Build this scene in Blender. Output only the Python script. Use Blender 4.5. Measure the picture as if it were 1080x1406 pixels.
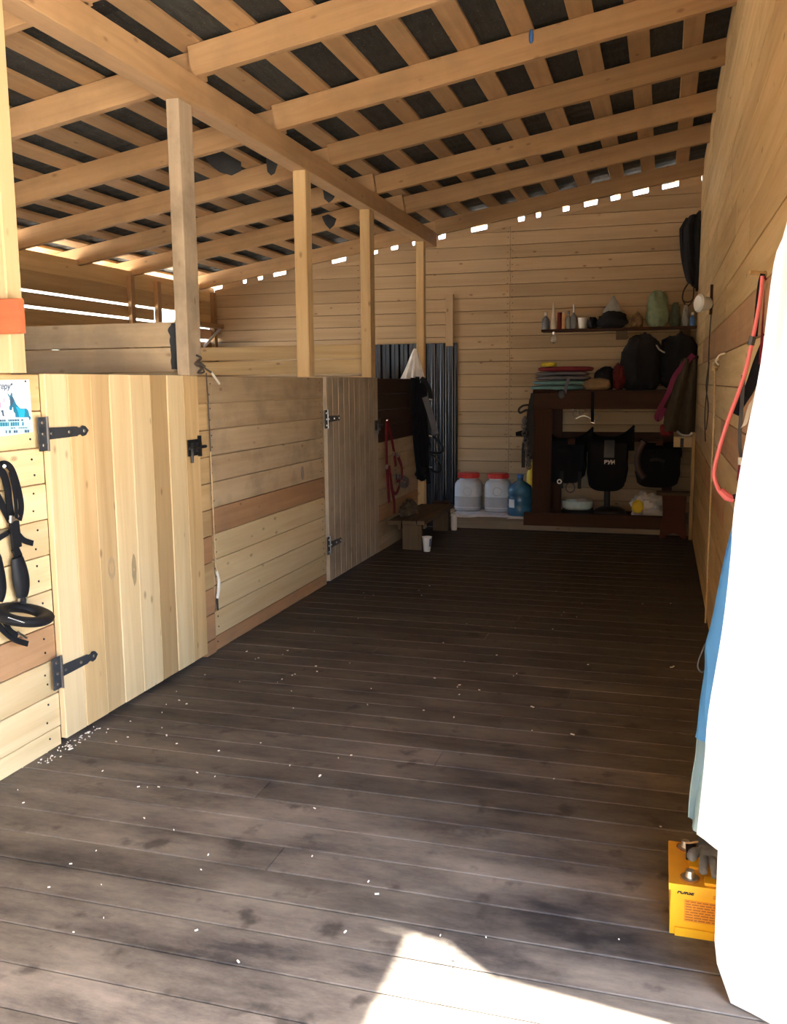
import bpy, bmesh, math, random
from mathutils import Vector, Matrix, noise
random.seed(7)
for o in list(bpy.data.objects): bpy.data.objects.remove(o)
S = bpy.context.scene
C = S.collection
V = Vector

# ------------------------------------------------------------------ camera
CAMH = 1.5
FPX = 1240.0
RX = V((0.958931, 0.031418, -0.281894))     # world X in camera axes (right, down, forward)
RY = V((0.283499, -0.137387, 0.949080))
RZ = V((-0.008910, -0.990019, -0.140652))
cd = bpy.data.cameras.new('camera'); cam = bpy.data.objects.new('camera', cd); C.objects.link(cam)
m = Matrix.Identity(4)
for i, r in enumerate((RX, RY, RZ)):
    m[i][0] = r.x; m[i][1] = -r.y; m[i][2] = -r.z
m[2][3] = CAMH
cam.matrix_world = m
cd.sensor_fit = 'VERTICAL'; cd.sensor_height = 36; cd.lens = FPX * 36 / 1406
cd.clip_start = 0.05; cd.clip_end = 300
S.camera = cam

# ------------------------------------------------------------------ light
W = bpy.data.worlds.new('sky'); S.world = W; W.use_nodes = True
nt = W.node_tree; bg = nt.nodes['Background']
sk = nt.nodes.new('ShaderNodeTexSky'); sk.sky_type = 'NISHITA'; sk.sun_disc = False
sk.sun_elevation = math.radians(55); sk.sun_rotation = math.radians(72); sk.air_density = 1.0; sk.dust_density = 2.5; sk.ozone_density = 1.0
nt.links.new(sk.outputs[0], bg.inputs[0]); bg.inputs[1].default_value = 0.34
SUN_DIR = V((-0.42, 0.05, -1.0)).normalized()          # direction the light travels
sd = bpy.data.lights.new('sun', 'SUN'); sd.energy = 9.0; sd.angle = math.radians(1.0); sd.color = (1.0, 0.95, 0.87)
so = bpy.data.objects.new('sun', sd); C.objects.link(so); so.location = (8, -3, 14)
so.rotation_euler = SUN_DIR.to_track_quat('-Z', 'Y').to_euler()
S.view_settings.view_transform = 'Standard'; S.view_settings.look = 'None'
S.view_settings.gamma = 1; S.view_settings.use_curve_mapping = False
S.view_settings.exposure = 3.25

# ------------------------------------------------------------------ pixel -> place (plane of known depth)
def _ray(px, py):
    c = V((px - 540, py - 703, FPX))
    return V((RX.dot(c), RY.dot(c), RZ.dot(c)))
O = V((0, 0, CAMH))
def at(px, py, Y): r = _ray(px, py); return O + r * (Y / r.y)
def atx(px, py, X): r = _ray(px, py); return O + r * (X / r.x)
def atz(px, py, Z): r = _ray(px, py); return O + r * ((Z - CAMH) / r.z)

# ------------------------------------------------------------------ materials
def nd(t, ty, **k):
    n = t.nodes.new(ty)
    for a, b in k.items():
        if a.startswith('i_'): n.inputs[a[2:].replace('_', ' ')].default_value = b
        else: setattr(n, a, b)
    return n
def col(c): return (c[0], c[1], c[2], 1)
def lin(r, g, b):
    f = lambda u: (u / 255 / 12.92) if u / 255 <= .04045 else ((u / 255 + .055) / 1.055) ** 2.4
    return (f(r), f(g), f(b))
def mixc(t, fac, a, b, mode='MIX'):
    n = t.nodes.new('ShaderNodeMix'); n.data_type = 'RGBA'; n.blend_type = mode
    for s, v in ((n.inputs[0], fac), (n.inputs[6], a), (n.inputs[7], b)):
        if hasattr(v, 'is_output') or isinstance(v, bpy.types.NodeSocket): t.links.new(v, s)
        elif isinstance(v, (int, float)): s.default_value = v
        else: s.default_value = col(v)
    return n.outputs[2]
def ramp(t, fac, stops):
    n = t.nodes.new('ShaderNodeValToRGB'); t.links.new(fac, n.inputs[0])
    e = n.color_ramp.elements
    while len(e) > 1: e.remove(e[-1])
    e[0].position = stops[0][0]; e[0].color = col(stops[0][1])
    for p, c in stops[1:]:
        x = e.new(p); x.color = col(c)
    return n.outputs[0]
def base_mat(name):
    m = bpy.data.materials.new(name); m.use_nodes = True
    t = m.node_tree; b = t.nodes['Principled BSDF']
    return m, t, b
def coords(t, scale, shift=41.0):
    tc = t.nodes.new('ShaderNodeTexCoord'); oi = t.nodes.new('ShaderNodeObjectInfo')
    mul = nd(t, 'ShaderNodeMath', operation='MULTIPLY'); t.links.new(oi.outputs['Random'], mul.inputs[0]); mul.inputs[1].default_value = shift
    cx = nd(t, 'ShaderNodeCombineXYZ'); t.links.new(mul.outputs[0], cx.inputs[0]); t.links.new(mul.outputs[0], cx.inputs[1])
    add = nd(t, 'ShaderNodeVectorMath', operation='ADD'); t.links.new(tc.outputs['Object'], add.inputs[0]); t.links.new(cx.outputs[0], add.inputs[1])
    mp = nd(t, 'ShaderNodeVectorMath', operation='MULTIPLY'); t.links.new(add.outputs[0], mp.inputs[0]); mp.inputs[1].default_value = scale
    return add.outputs[0], mp.outputs[0], oi.outputs['Random']
def wood(name, a, b, knot=(.12, .05, .02), rough=.75, var=.25, stain=None, stain_amt=0.0, knots=.5):
    """plank wood: grain runs along local X; colour shifts a little from board to board"""
    m, t, bs = base_mat(name)
    raw, st, rnd = coords(t, (.9, 16, 16))
    n1 = nd(t, 'ShaderNodeTexNoise', i_Scale=1.0, i_Detail=6.0, i_Roughness=.62, i_Distortion=.6); t.links.new(st, n1.inputs['Vector'])
    c1 = ramp(t, n1.outputs['Fac'], [(.28, b), (.5, [(x + y) / 2 for x, y in zip(a, b)]), (.72, a)])
    mp2 = nd(t, 'ShaderNodeVectorMath', operation='MULTIPLY'); t.links.new(raw, mp2.inputs[0]); mp2.inputs[1].default_value = (4.5, 9, 9)
    vo = nd(t, 'ShaderNodeTexVoronoi', i_Scale=1.0, i_Randomness=1.0); t.links.new(mp2.outputs[0], vo.inputs['Vector'])
    kf = ramp(t, vo.outputs['Distance'], [(.05, (1, 1, 1)), (.12, (0, 0, 0))])
    km = nd(t, 'ShaderNodeMath', operation='MULTIPLY'); t.links.new(kf, km.inputs[0]); km.inputs[1].default_value = knots
    c2 = mixc(t, km.outputs[0], c1, knot)
    rr = ramp(t, rnd, [(0, (1 - var, 1 - var * 1.1, 1 - var * 1.25)), (.5, (1, 1, 1)), (1, (1 + var * .45, 1 + var * .38, 1 + var * .25))])
    c3 = mixc(t, 1.0, c2, rr, 'MULTIPLY')
    if stain:
        n2 = nd(t, 'ShaderNodeTexNoise', i_Scale=3.2, i_Detail=5.0, i_Roughness=.65); t.links.new(raw, n2.inputs['Vector'])
        f2 = ramp(t, n2.outputs['Fac'], [(.46, (0, 0, 0)), (.68, (1, 1, 1))])
        sm = nd(t, 'ShaderNodeMath', operation='MULTIPLY'); t.links.new(f2, sm.inputs[0]); sm.inputs[1].default_value = stain_amt
        c3 = mixc(t, sm.outputs[0], c3, stain)
    t.links.new(c3, bs.inputs['Base Color']); bs.inputs['Roughness'].default_value = rough
    bs.inputs['Specular IOR Level'].default_value = .3
    bp = nd(t, 'ShaderNodeBump', i_Strength=.25, i_Distance=.004); t.links.new(n1.outputs['Fac'], bp.inputs['Height']); t.links.new(bp.outputs[0], bs.inputs['Normal'])
    return m
def plain(name, c, rough=.6, metal=0, var=.15, scale=14, trans=0, bump=0, spec=.5, alpha=1):
    m, t, bs = base_mat(name)
    tc = t.nodes.new('ShaderNodeTexCoord')
    n = nd(t, 'ShaderNodeTexNoise', i_Scale=float(scale), i_Detail=4.0); t.links.new(tc.outputs['Object'], n.inputs['Vector'])
    cc = ramp(t, n.outputs['Fac'], [(.3, [x * (1 - var) for x in c]), (.7, [min(1, x * (1 + var)) for x in c])])
    t.links.new(cc, bs.inputs['Base Color']); bs.inputs['Roughness'].default_value = rough; bs.inputs['Metallic'].default_value = metal
    bs.inputs['Transmission Weight'].default_value = trans; bs.inputs['Specular IOR Level'].default_value = spec
    bs.inputs['Alpha'].default_value = alpha
    if bump:
        bp = nd(t, 'ShaderNodeBump', i_Strength=bump, i_Distance=.01); t.links.new(n.outputs['Fac'], bp.inputs['Height']); t.links.new(bp.outputs[0], bs.inputs['Normal'])
    return m
M = {}
M['pine'] = wood('pale_pine', (.68, .49, .26), (.50, .33, .15), var=.22, knots=.55)
M['pine_light'] = wood('fresh_pine', (.78, .62, .37), (.64, .46, .24), var=.16, knots=.5)
M['pine_worn'] = wood('worn_pine', (.58, .45, .29), (.44, .31, .18), var=.16, stain=(.20, .16, .12), stain_amt=.45)
M['pine_orange'] = wood('reddish_pine', (.53, .31, .16), (.41, .22, .105), var=.12, stain=(.25, .17, .12), stain_amt=.35)
M['pine_grey'] = wood('grey_pine', (.46, .37, .26), (.33, .25, .17), var=.12, stain=(.10, .08, .06), stain_amt=.5)
M['pine_roof'] = wood('roof_timber', (.50, .32, .165), (.37, .22, .105), var=.2, stain=(.22, .14, .08), stain_amt=.3)
M['pine_back'] = wood('back_wall_pine', (.50, .365, .225), (.40, .28, .16), var=.16, knots=.6)
M['pine_door2'] = wood('weathered_door_pine', (.52, .43, .32), (.38, .30, .21), var=.1, stain=(.16, .13, .10), stain_amt=.4)
M['red_paint'] = wood('orange_red_painted_board', (.62, .16, .06), (.50, .11, .04), var=.05, stain=(.25, .10, .07), stain_amt=.4, knots=.1)
M['dark_board'] = wood('dark_stained_board', (.045, .022, .015), (.028, .014, .010), var=.3)
M['rack_brown'] = wood('brown_stained_board', (.075, .032, .018), (.045, .020, .012), var=.25)
M['stool_brown'] = wood('red_brown_stool', (.095, .030, .018), (.060, .020, .012), var=.1)
M['bench'] = wood('bench_board', (.16, .11, .065), (.10, .068, .04), var=.2)
M['platform'] = wood('grey_platform_board', (.30, .26, .20), (.21, .18, .14), var=.15)
M['smudge'] = plain('dirt_smudge', (.42, .31, .17), .9)
M['smudge_grey'] = plain('grey_smudge', (.30, .25, .20), .9)
def floor_mat():
    m, t, bs = base_mat('dark_worn_floor_board')
    raw, st, rnd = coords(t, (1.4, 14, 14))
    n1 = nd(t, 'ShaderNodeTexNoise', i_Scale=1.0, i_Detail=6.0, i_Roughness=.65, i_Distortion=.5); t.links.new(st, n1.inputs['Vector'])
    c1 = ramp(t, n1.outputs['Fac'], [(.3, (.023, .021, .021)), (.7, (.058, .050, .046))])
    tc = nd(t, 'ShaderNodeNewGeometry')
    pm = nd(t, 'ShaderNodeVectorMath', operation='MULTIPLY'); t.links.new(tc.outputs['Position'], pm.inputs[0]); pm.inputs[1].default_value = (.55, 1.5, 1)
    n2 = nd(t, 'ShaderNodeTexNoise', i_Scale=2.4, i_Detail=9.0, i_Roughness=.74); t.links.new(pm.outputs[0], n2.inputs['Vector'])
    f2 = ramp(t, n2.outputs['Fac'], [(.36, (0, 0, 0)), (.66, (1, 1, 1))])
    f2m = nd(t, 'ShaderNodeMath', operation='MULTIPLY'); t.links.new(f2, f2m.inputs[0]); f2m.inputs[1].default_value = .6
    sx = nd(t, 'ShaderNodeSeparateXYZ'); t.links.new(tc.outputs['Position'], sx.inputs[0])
    dn = nd(t, 'ShaderNodeMapRange', i_From_Min=1.2, i_From_Max=6.0, i_To_Min=1.55, i_To_Max=.25); t.links.new(sx.outputs[1], dn.inputs['Value'])   # doorway dirt, with the light fading down the aisle painted in
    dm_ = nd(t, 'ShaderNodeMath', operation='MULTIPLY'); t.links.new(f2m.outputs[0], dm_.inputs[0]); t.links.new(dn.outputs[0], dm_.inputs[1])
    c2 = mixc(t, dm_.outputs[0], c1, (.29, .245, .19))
    n3 = nd(t, 'ShaderNodeTexNoise', i_Scale=8.0, i_Detail=4.0); t.links.new(tc.outputs['Position'], n3.inputs['Vector'])
    f3 = ramp(t, n3.outputs['Fac'], [(.60, (0, 0, 0)), (.70, (.7, .7, .7))])
    c3 = mixc(t, f3, c2, (.022, .018, .016))
    rr = ramp(t, rnd, [(0, (.78, .76, .74)), (1, (1.15, 1.12, 1.1))])
    c4 = mixc(t, 1.0, c3, rr, 'MULTIPLY')
    t.links.new(c4, bs.inputs['Base Color']); bs.inputs['Specular IOR Level'].default_value = .35
    rg = nd(t, 'ShaderNodeMapRange', i_To_Min=.5, i_To_Max=.75); t.links.new(n2.outputs['Fac'], rg.inputs['Value']); t.links.new(rg.outputs[0], bs.inputs['Roughness'])
    bp = nd(t, 'ShaderNodeBump', i_Strength=.25, i_Distance=.004); t.links.new(n1.outputs['Fac'], bp.inputs['Height']); t.links.new(bp.outputs[0], bs.inputs['Normal'])
    return m
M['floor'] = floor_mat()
def dust_mat():
    m, t, bs = base_mat('sawdust_in_seams')
    tc = nd(t, 'ShaderNodeNewGeometry')
    n2 = nd(t, 'ShaderNodeTexNoise', i_Scale=3.0, i_Detail=6.0); t.links.new(tc.outputs['Position'], n2.inputs['Vector'])
    c = ramp(t, n2.outputs['Fac'], [(.42, (.03, .025, .02)), (.58, (.62, .54, .42))])
    t.links.new(c, bs.inputs['Base Color']); bs.inputs['Roughness'].default_value = .95
    return m
M['dust'] = dust_mat()
def sheet_mat():
    m, t, bs = base_mat('dark_bitumen_sheet')
    raw, st, rnd = coords(t, (40, 5, 5))
    n1 = nd(t, 'ShaderNodeTexNoise', i_Scale=1.0, i_Detail=5.0, i_Roughness=.7); t.links.new(st, n1.inputs['Vector'])
    n2 = nd(t, 'ShaderNodeTexNoise', i_Scale=90.0, i_Detail=2.0); t.links.new(raw, n2.inputs['Vector'])
    c = ramp(t, n1.outputs['Fac'], [(.3, (.012, .013, .012)), (.7, (.05, .052, .048))])
    rr = ramp(t, rnd, [(.0, (.7, .7, .7)), (.8, (1, 1, 1)), (1, (1.5, 1.5, 1.45))])
    c = mixc(t, 1.0, c, rr, 'MULTIPLY')
    f = ramp(t, n2.outputs['Fac'], [(.62, (0, 0, 0)), (.72, (.35, .35, .35))])
    c = mixc(t, f, c, (.25, .25, .23))
    t.links.new(c, bs.inputs['Base Color']); bs.inputs['Roughness'].default_value = .85
    return m
M['sheet'] = sheet_mat()
def ground_mat():
    m, t, bs = base_mat('pale_trodden_earth')
    tc = nd(t, 'ShaderNodeNewGeometry')
    n = nd(t, 'ShaderNodeTexNoise', i_Scale=1.3, i_Detail=8.0); t.links.new(tc.outputs['Position'], n.inputs['Vector'])
    c = ramp(t, n.outputs['Fac'], [(.3, (.48, .42, .33)), (.7, (.62, .55, .45))])
    t.links.new(c, bs.inputs['Base Color']); bs.inputs['Roughness'].default_value = .95
    return m
M['ground'] = ground_mat()
M['black_iron'] = plain('black_painted_iron', (.02, .021, .024), .45, .3)
M['grey_iron'] = plain('dark_grey_iron', (.06, .065, .075), .45, .4)
M['steel'] = plain('bright_steel', (.62, .62, .62), .3, 1.0)
M['dull_steel'] = plain('dull_steel', (.22, .22, .23), .4, .9)
M['leather'] = plain('black_leather', (.009, .010, .013), .55, bump=.2, spec=.25)
M['nylon'] = plain('black_nylon', (.008, .009, .013), .8, bump=.3, scale=60, spec=.15)
M['matt_leather'] = plain('matt_black_leather', (.007, .008, .011), .7, bump=.2, spec=.12)
M['cloth_black'] = plain('black_cloth', (.008, .009, .013), .9, bump=.4, scale=20)
M['corr'] = plain('dark_metal_sheet', (.05, .055, .07), .25, .8, var=.08)
M['white_cloth'] = plain('white_cloth', (.82, .80, .78), .9, bump=.2)
def film(name, c, tr):
    m, t, bs = base_mat(name)
    tc = t.nodes.new('ShaderNodeTexCoord'); n = nd(t, 'ShaderNodeTexNoise', i_Scale=5.0, i_Detail=3.0); t.links.new(tc.outputs['Object'], n.inputs['Vector'])
    cc = ramp(t, n.outputs['Fac'], [(.3, [x * .95 for x in c]), (.7, c)])
    t.links.new(cc, bs.inputs['Base Color']); bs.inputs['Roughness'].default_value = .7
    tl = t.nodes.new('ShaderNodeBsdfTranslucent'); t.links.new(cc, tl.inputs[0])
    mx = t.nodes.new('ShaderNodeMixShader'); mx.inputs[0].default_value = tr
    t.links.new(bs.outputs[0], mx.inputs[1]); t.links.new(tl.outputs[0], mx.inputs[2])
    t.links.new(mx.outputs[0], t.nodes['Material Output'].inputs[0])
    return m
M['white_sheet'] = film('white_film', (.88, .88, .87), .5)
M['white_board'] = plain('white_painted_board', (.84, .84, .82), .6, var=.03)
M['blue_film'] = film('blue_film', (.11, .40, .86), .35)
M['blue_grey_film'] = plain('grey_blue_film', (.27, .42, .52), .5, var=.1, scale=6)
M['bat_yellow'] = plain('yellow_battery_case', (.85, .47, .015), .4, var=.05)
M['bat_top_shaded'] = plain('shaded_yellow_lid', (.72, .33, .02), .45, var=.06)  # same yellow as the case, with shade painted into the lid colour
M['bat_label'] = plain('orange_label_print', (.75, .30, .02), .5, var=.05)
M['bat_print'] = plain('brown_print', (.33, .13, .02), .6, var=.05)
M['black_print'] = plain('black_print', (.01, .01, .01), .6, var=.05)
M['white_print'] = plain('white_print', (.8, .8, .8), .6, var=.03)
M['glove'] = plain('grey_glove', (.13, .135, .14), .9, bump=.5, scale=40)
M['glove_cuff'] = plain('dark_glove_cuff', (.045, .047, .052), .9, bump=.4, scale=40)
M['pink'] = plain('pink_rubber', (.86, .20, .22), .4, var=.08)
M['red_strap'] = plain('dark_red_strap', (.17, .012, .025), .7, spec=.2)
M['rope'] = plain('beige_rope', (.50, .36, .20), .9, bump=.5, scale=80)
M['rope_white'] = plain('white_cord', (.75, .72, .66), .8)
M['rope_dark'] = plain('dark_cord', (.07, .055, .045), .8)
M['porcelain'] = plain('white_porcelain', (.72, .71, .67), .35, var=.05)
M['jug'] = plain('milky_plastic', (.74, .78, .82), .35, var=.05, trans=.25)
M['jug_fill'] = plain('grey_feed', (.42, .43, .44), .6, var=.08)
M['red_plastic'] = plain('red_plastic', (.62, .03, .025), .4, var=.05)
M['water'] = plain('blue_bottle_plastic', (.09, .30, .52), .12, var=.05, trans=.55)
M['yellow'] = plain('yellow_plastic', (.75, .58, .03), .5)
M['teal'] = plain('teal_cloth', (.16, .33, .34), .9, bump=.3)
M['grey_cloth'] = plain('grey_cloth', (.16, .16, .19), .9, bump=.3)
M['maroon'] = plain('maroon_cloth', (.20, .02, .03), .9, bump=.3)
M['tan_cloth'] = plain('tan_cloth', (.26, .17, .09), .9, bump=.3)
M['red_cloth'] = plain('red_cloth', (.13, .014, .014), .9, bump=.3)
M['pink_cloth'] = plain('magenta_cloth', (.22, .025, .085), .8, bump=.3)
M['olive_cloth'] = plain('olive_brown_cloth', (.07, .055, .035), .9, bump=.4)
M['green_bag'] = plain('green_bag', (.20, .27, .17), .7, bump=.6, scale=25)
M['green_dark'] = plain('dark_green_bag', (.11, .14, .10), .7, bump=.6, scale=25)
M['grey_bag'] = plain('grey_plastic_bag', (.36, .36, .34), .5, bump=.5, scale=18)
M['clear_bag'] = plain('clear_plastic_bag', (.70, .70, .70), .3, bump=.6, scale=18)
M['glass'] = plain('clear_glass', (.85, .87, .87), .08, var=.02, trans=.8)
M['grey_bottle'] = plain('blue_grey_bottle', (.16, .18, .22), .4)
M['ivory'] = plain('ivory_plastic', (.66, .61, .52), .5)
M['orange_can'] = plain('tan_orange_can', (.62, .36, .16), .5)
M['clear_bottle'] = plain('pale_bottle', (.42, .47, .46), .2, trans=.3)
M['blue_plastic'] = plain('blue_plastic', (.05, .17, .50), .4)
M['pale_blue'] = plain('pale_blue_plastic', (.45, .62, .68), .4)
M['brown_leather'] = plain('brown_leather', (.08, .04, .035), .4)
M['paper'] = plain('poster_paper', (.82, .85, .88), .6, var=.03)
M['ink_dark'] = plain('dark_blue_ink', (.05, .11, .20), .6)
M['ink_teal'] = plain('teal_ink', (.02, .20, .34), .6)
M['ink_blue'] = plain('bright_blue_ink', (.02, .42, .78), .6)
M['ink_pale'] = plain('pale_blue_ink', (.45, .72, .82), .6)
M['ink_pink'] = plain('pink_ink', (.80, .30, .50), .6)
M['shavings'] = plain('pale_shavings', (.80, .74, .64), .9)
M['felt'] = plain('torn_felt', (.035, .038, .042), .9, bump=.4)

# ------------------------------------------------------------------ mesh helpers
def empty(name, loc=(0, 0, 0)):
    o = bpy.data.objects.new(name, None); C.objects.link(o); o.location = loc; o.empty_display_size = .1
    return o
def tag(o, label=None, cat=None, group=None, kind=None):
    if label: o['label'] = label
    if cat: o['category'] = cat
    if group: o['group'] = group
    if kind: o['kind'] = kind
    return o
def thing(name, loc, label, cat, group=None):
    return tag(empty(name, loc), label, cat, group)
def link(name, me, parent=None, mw=None):
    o = bpy.data.objects.new(name, me); C.objects.link(o)
    if mw is None: mw = Matrix.Identity(4)
    if parent:
        o.parent = parent
        o.matrix_local = Matrix.Translation(-wloc(parent)) @ mw
    else: o.matrix_local = mw
    return o
def wloc(o):                     # roots are only ever translated
    p = V(o.location)
    while o.parent: o = o.parent; p = p + V(o.location)
    return p
_bc = {}
def box_mesh(L, Wd, T, mat, ch=.003):
    key = (round(L, 3), round(Wd, 4), round(T, 4), mat)
    if key in _bc: return _bc[key]
    x, y, z = L / 2, Wd / 2, T / 2; c = min(ch, T / 3, Wd / 3)
    vs = []; fs = []
    ring = [(-y + c, -z), (y - c, -z), (y, -z + c), (y, z - c), (y - c, z), (-y + c, z), (-y, z - c), (-y, -z + c)]
    for sx in (-x, x):
        for a, b in ring: vs.append((sx, a, b))
    fs.append(tuple(range(7, -1, -1))); fs.append(tuple(range(8, 16)))
    for i in range(8): j = (i + 1) % 8; fs.append((i, j, 8 + j, 8 + i))
    me = bpy.data.meshes.new('board'); me.from_pydata(vs, [], fs); me.materials.append(M[mat]); me.update()
    _bc[key] = me; return me
def frame(c, ex, ey):
    ex = V(ex).normalized(); ey = V(ey); ey = (ey - ex * ey.dot(ex)).normalized(); ez = ex.cross(ey)
    m = Matrix.Identity(4)
    for i in range(3): m[i][0] = ex[i]; m[i][1] = ey[i]; m[i][2] = ez[i]; m[i][3] = c[i]
    return m
def board(name, parent, mat, L, Wd, T, c, ex, ey, ch=.003):
    return link(name, box_mesh(L, Wd, T, mat, ch), parent, frame(c, ex, ey))
class MB:
    def __init__(s): s.v = []; s.f = []
    def add(s, vs, fs):
        n = len(s.v); s.v += [tuple(p) for p in vs]; s.f += [tuple(i + n for i in f) for f in fs]; return s
    def box(s, c, d, ex=(1, 0, 0), ey=(0, 1, 0)):
        m = frame(c, ex, ey); x, y, z = d[0] / 2, d[1] / 2, d[2] / 2
        vs = [m @ V((a * x, b * y, e * z)) for a in (-1, 1) for b in (-1, 1) for e in (-1, 1)]
        return s.add(vs, [(0, 1, 3, 2), (4, 6, 7, 5), (0, 4, 5, 1), (2, 3, 7, 6), (0, 2, 6, 4), (1, 5, 7, 3)])
    def tube(s, pts, r, n=8, closed=False, sq=1.0, up=None):
        pts = [V(p) for p in pts]; k = len(pts); rs = r if isinstance(r, (list, tuple)) else [r] * k
        vs = []; fs = []; prev = None
        for i, p in enumerate(pts):
            a = pts[(i - 1) % k] if (closed or i > 0) else p; b = pts[(i + 1) % k] if (closed or i < k - 1) else p
            t = (b - a).normalized()
            if up is not None: u = V(up)
            elif prev is None: u = V((0, 0, 1)) if abs(t.z) < .8 else V((1, 0, 0))
            else: u = prev
            u = (u - t * u.dot(t))
            if u.length < 1e-6: u = t.orthogonal()
            u.normalize(); prev = u; w = t.cross(u)
            for j in range(n):
                an = 2 * math.pi * j / n; vs.append(p + (u * math.cos(an) * sq + w * math.sin(an)) * rs[i])
        for i in range(k if closed else k - 1):
            for j in range(n):
                a = i * n + j; b = i * n + (j + 1) % n; c = ((i + 1) % k) * n + j; d = ((i + 1) % k) * n + (j + 1) % n
                fs.append((a, b, d, c))
        if not closed: fs.append(tuple(range(n - 1, -1, -1))); fs.append(tuple(range((k - 1) * n, k * n)))
        return s.add(vs, fs)
    def strap(s, pts, w, t, side, closed=False):
        """flat strap, width along 'side'"""
        pts = [V(p) for p in pts]; k = len(pts); vs = []; fs = []
        for i, p in enumerate(pts):
            a = pts[(i - 1) % k] if (closed or i > 0) else p; b = pts[(i + 1) % k] if (closed or i < k - 1) else p
            T = (b - a).normalized(); sd_ = V(side); sd_ = sd_ - T * sd_.dot(T)
            if sd_.length < 1e-5: sd_ = T.orthogonal()
            sd_.normalize(); nn = T.cross(sd_)
            ww = w[i] if isinstance(w, (list, tuple)) else w
            for q, e in ((-1, -1), (1, -1), (1, 1), (-1, 1)): vs.append(p + sd_ * q * ww / 2 + nn * e * t / 2)
        for i in range(k if closed else k - 1):
            for j in range(4):
                a = i * 4 + j; b = i * 4 + (j + 1) % 4; c = ((i + 1) % k) * 4 + j; d = ((i + 1) % k) * 4 + (j + 1) % 4
                fs.append((a, b, d, c))
        if not closed: fs.append((3, 2, 1, 0)); fs.append(tuple(range((k - 1) * 4, k * 4)))
        return s.add(vs, fs)
    def lathe(s, prof, c=(0, 0, 0), n=20, ax=(0, 0, 1), p=2.0, sy=1.0):
        """prof: (radius, height) list; p>2 gives rounded-square sections"""
        ax = V(ax).normalized(); u = ax.orthogonal().normalized() if abs(ax.z) < .99 else V((1, 0, 0)); w = ax.cross(u); c = V(c)
        vs = []; fs = []; k = len(prof)
        for r, h in prof:
            for j in range(n):
                an = 2 * math.pi * (j + .5) / n; ca, sa = math.cos(an), math.sin(an)
                g = (abs(ca) ** p + abs(sa) ** p) ** (-1 / p)
                vs.append(c + ax * h + (u * ca + w * sa * sy) * r * g)
        for i in range(k - 1):
            for j in range(n): fs.append((i * n + j, i * n + (j + 1) % n, (i + 1) * n + (j + 1) % n, (i + 1) * n + j))
        fs.append(tuple(range(n - 1, -1, -1))); fs.append(tuple(range((k - 1) * n, k * n)))
        return s.add(vs, fs)
    def blob(s, c, d, amp=.15, fr=2.0, seed=0, nu=22, nv=14, flat=None, p=2.4, taper=0.0):
        """lumpy closed bag-like body; flat cuts its underside to a level seat"""
        c = V(c); vs = []; fs = []; so_ = V((seed * 7.3, seed * 3.1, seed * 1.7))
        for i in range(nv + 1):
            th = math.pi * i / nv
            for j in range(nu):
                ph = 2 * math.pi * j / nu
                x, y, z = math.sin(th) * math.cos(ph), math.sin(th) * math.sin(ph), math.cos(th)
                g = (abs(x) ** p + abs(y) ** p + abs(z) ** p) ** (-1 / p)
                q = V((x, y, z)) * g
                q *= 1 + amp * noise.noise(q * fr + so_) + amp * .5 * noise.noise(q * fr * 2.7 + so_)
                tf = 1 - taper * max(0, min(1, (q.z + .7) / 1.7)); q.x *= tf; q.y *= tf
                w = c + V((q.x * d[0] / 2, q.y * d[1] / 2, q.z * d[2] / 2))
                if flat is not None and w.z < flat: w.z = flat
                vs.append(w)
        for i in range(nv):
            for j in range(nu): fs.append((i * nu + j, (i + 1) * nu + j, (i + 1) * nu + (j + 1) % nu, i * nu + (j + 1) % nu))
        return s.add(vs, fs)
    def cloth(s, fn, nu, nv, t=.004):
        """sheet from fn(u,v), given real thickness"""
        P = [[V(fn(i / nu, j / nv)) for j in range(nv + 1)] for i in range(nu + 1)]
        vs = []
        for sg in (-.5, .5):
            for i in range(nu + 1):
                for j in range(nv + 1):
                    a = P[min(i + 1, nu)][j] - P[max(i - 1, 0)][j]; b = P[i][min(j + 1, nv)] - P[i][max(j - 1, 0)]
                    n = a.cross(b)
                    n = n.normalized() if n.length > 1e-9 else V((0, 0, 1))
                    vs.append(P[i][j] + n * t * sg)
        w = nv + 1; N = (nu + 1) * w; fs = []
        for i in range(nu):
            for j in range(nv):
                a = i * w + j; fs.append((a, a + 1, a + w + 1, a + w)); fs.append((N + a, N + a + w, N + a + w + 1, N + a + 1))
        edge = [j for j in range(nv)] + [i * w + nv for i in range(nu)] + [nu * w + j for j in range(nv, 0, -1)] + [i * w for i in range(nu, 0, -1)]
        for q in range(len(edge)):
            a, b = edge[q], edge[(q + 1) % len(edge)]; fs.append((a, N + a, N + b, b))
        return s.add(vs, fs)
    def prism(s, pts, n, t):
        """flat outline (3D points in one plane) given thickness t along n"""
        n = V(n).normalized() * t; k = len(pts); pts = [V(p) for p in pts]
        vs = pts + [p + n for p in pts]
        fs = [tuple(range(k - 1, -1, -1)), tuple(range(k, 2 * k))]
        for i in range(k): j = (i + 1) % k; fs.append((i, j, k + j, k + i))
        return s.add(vs, fs)
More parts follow.
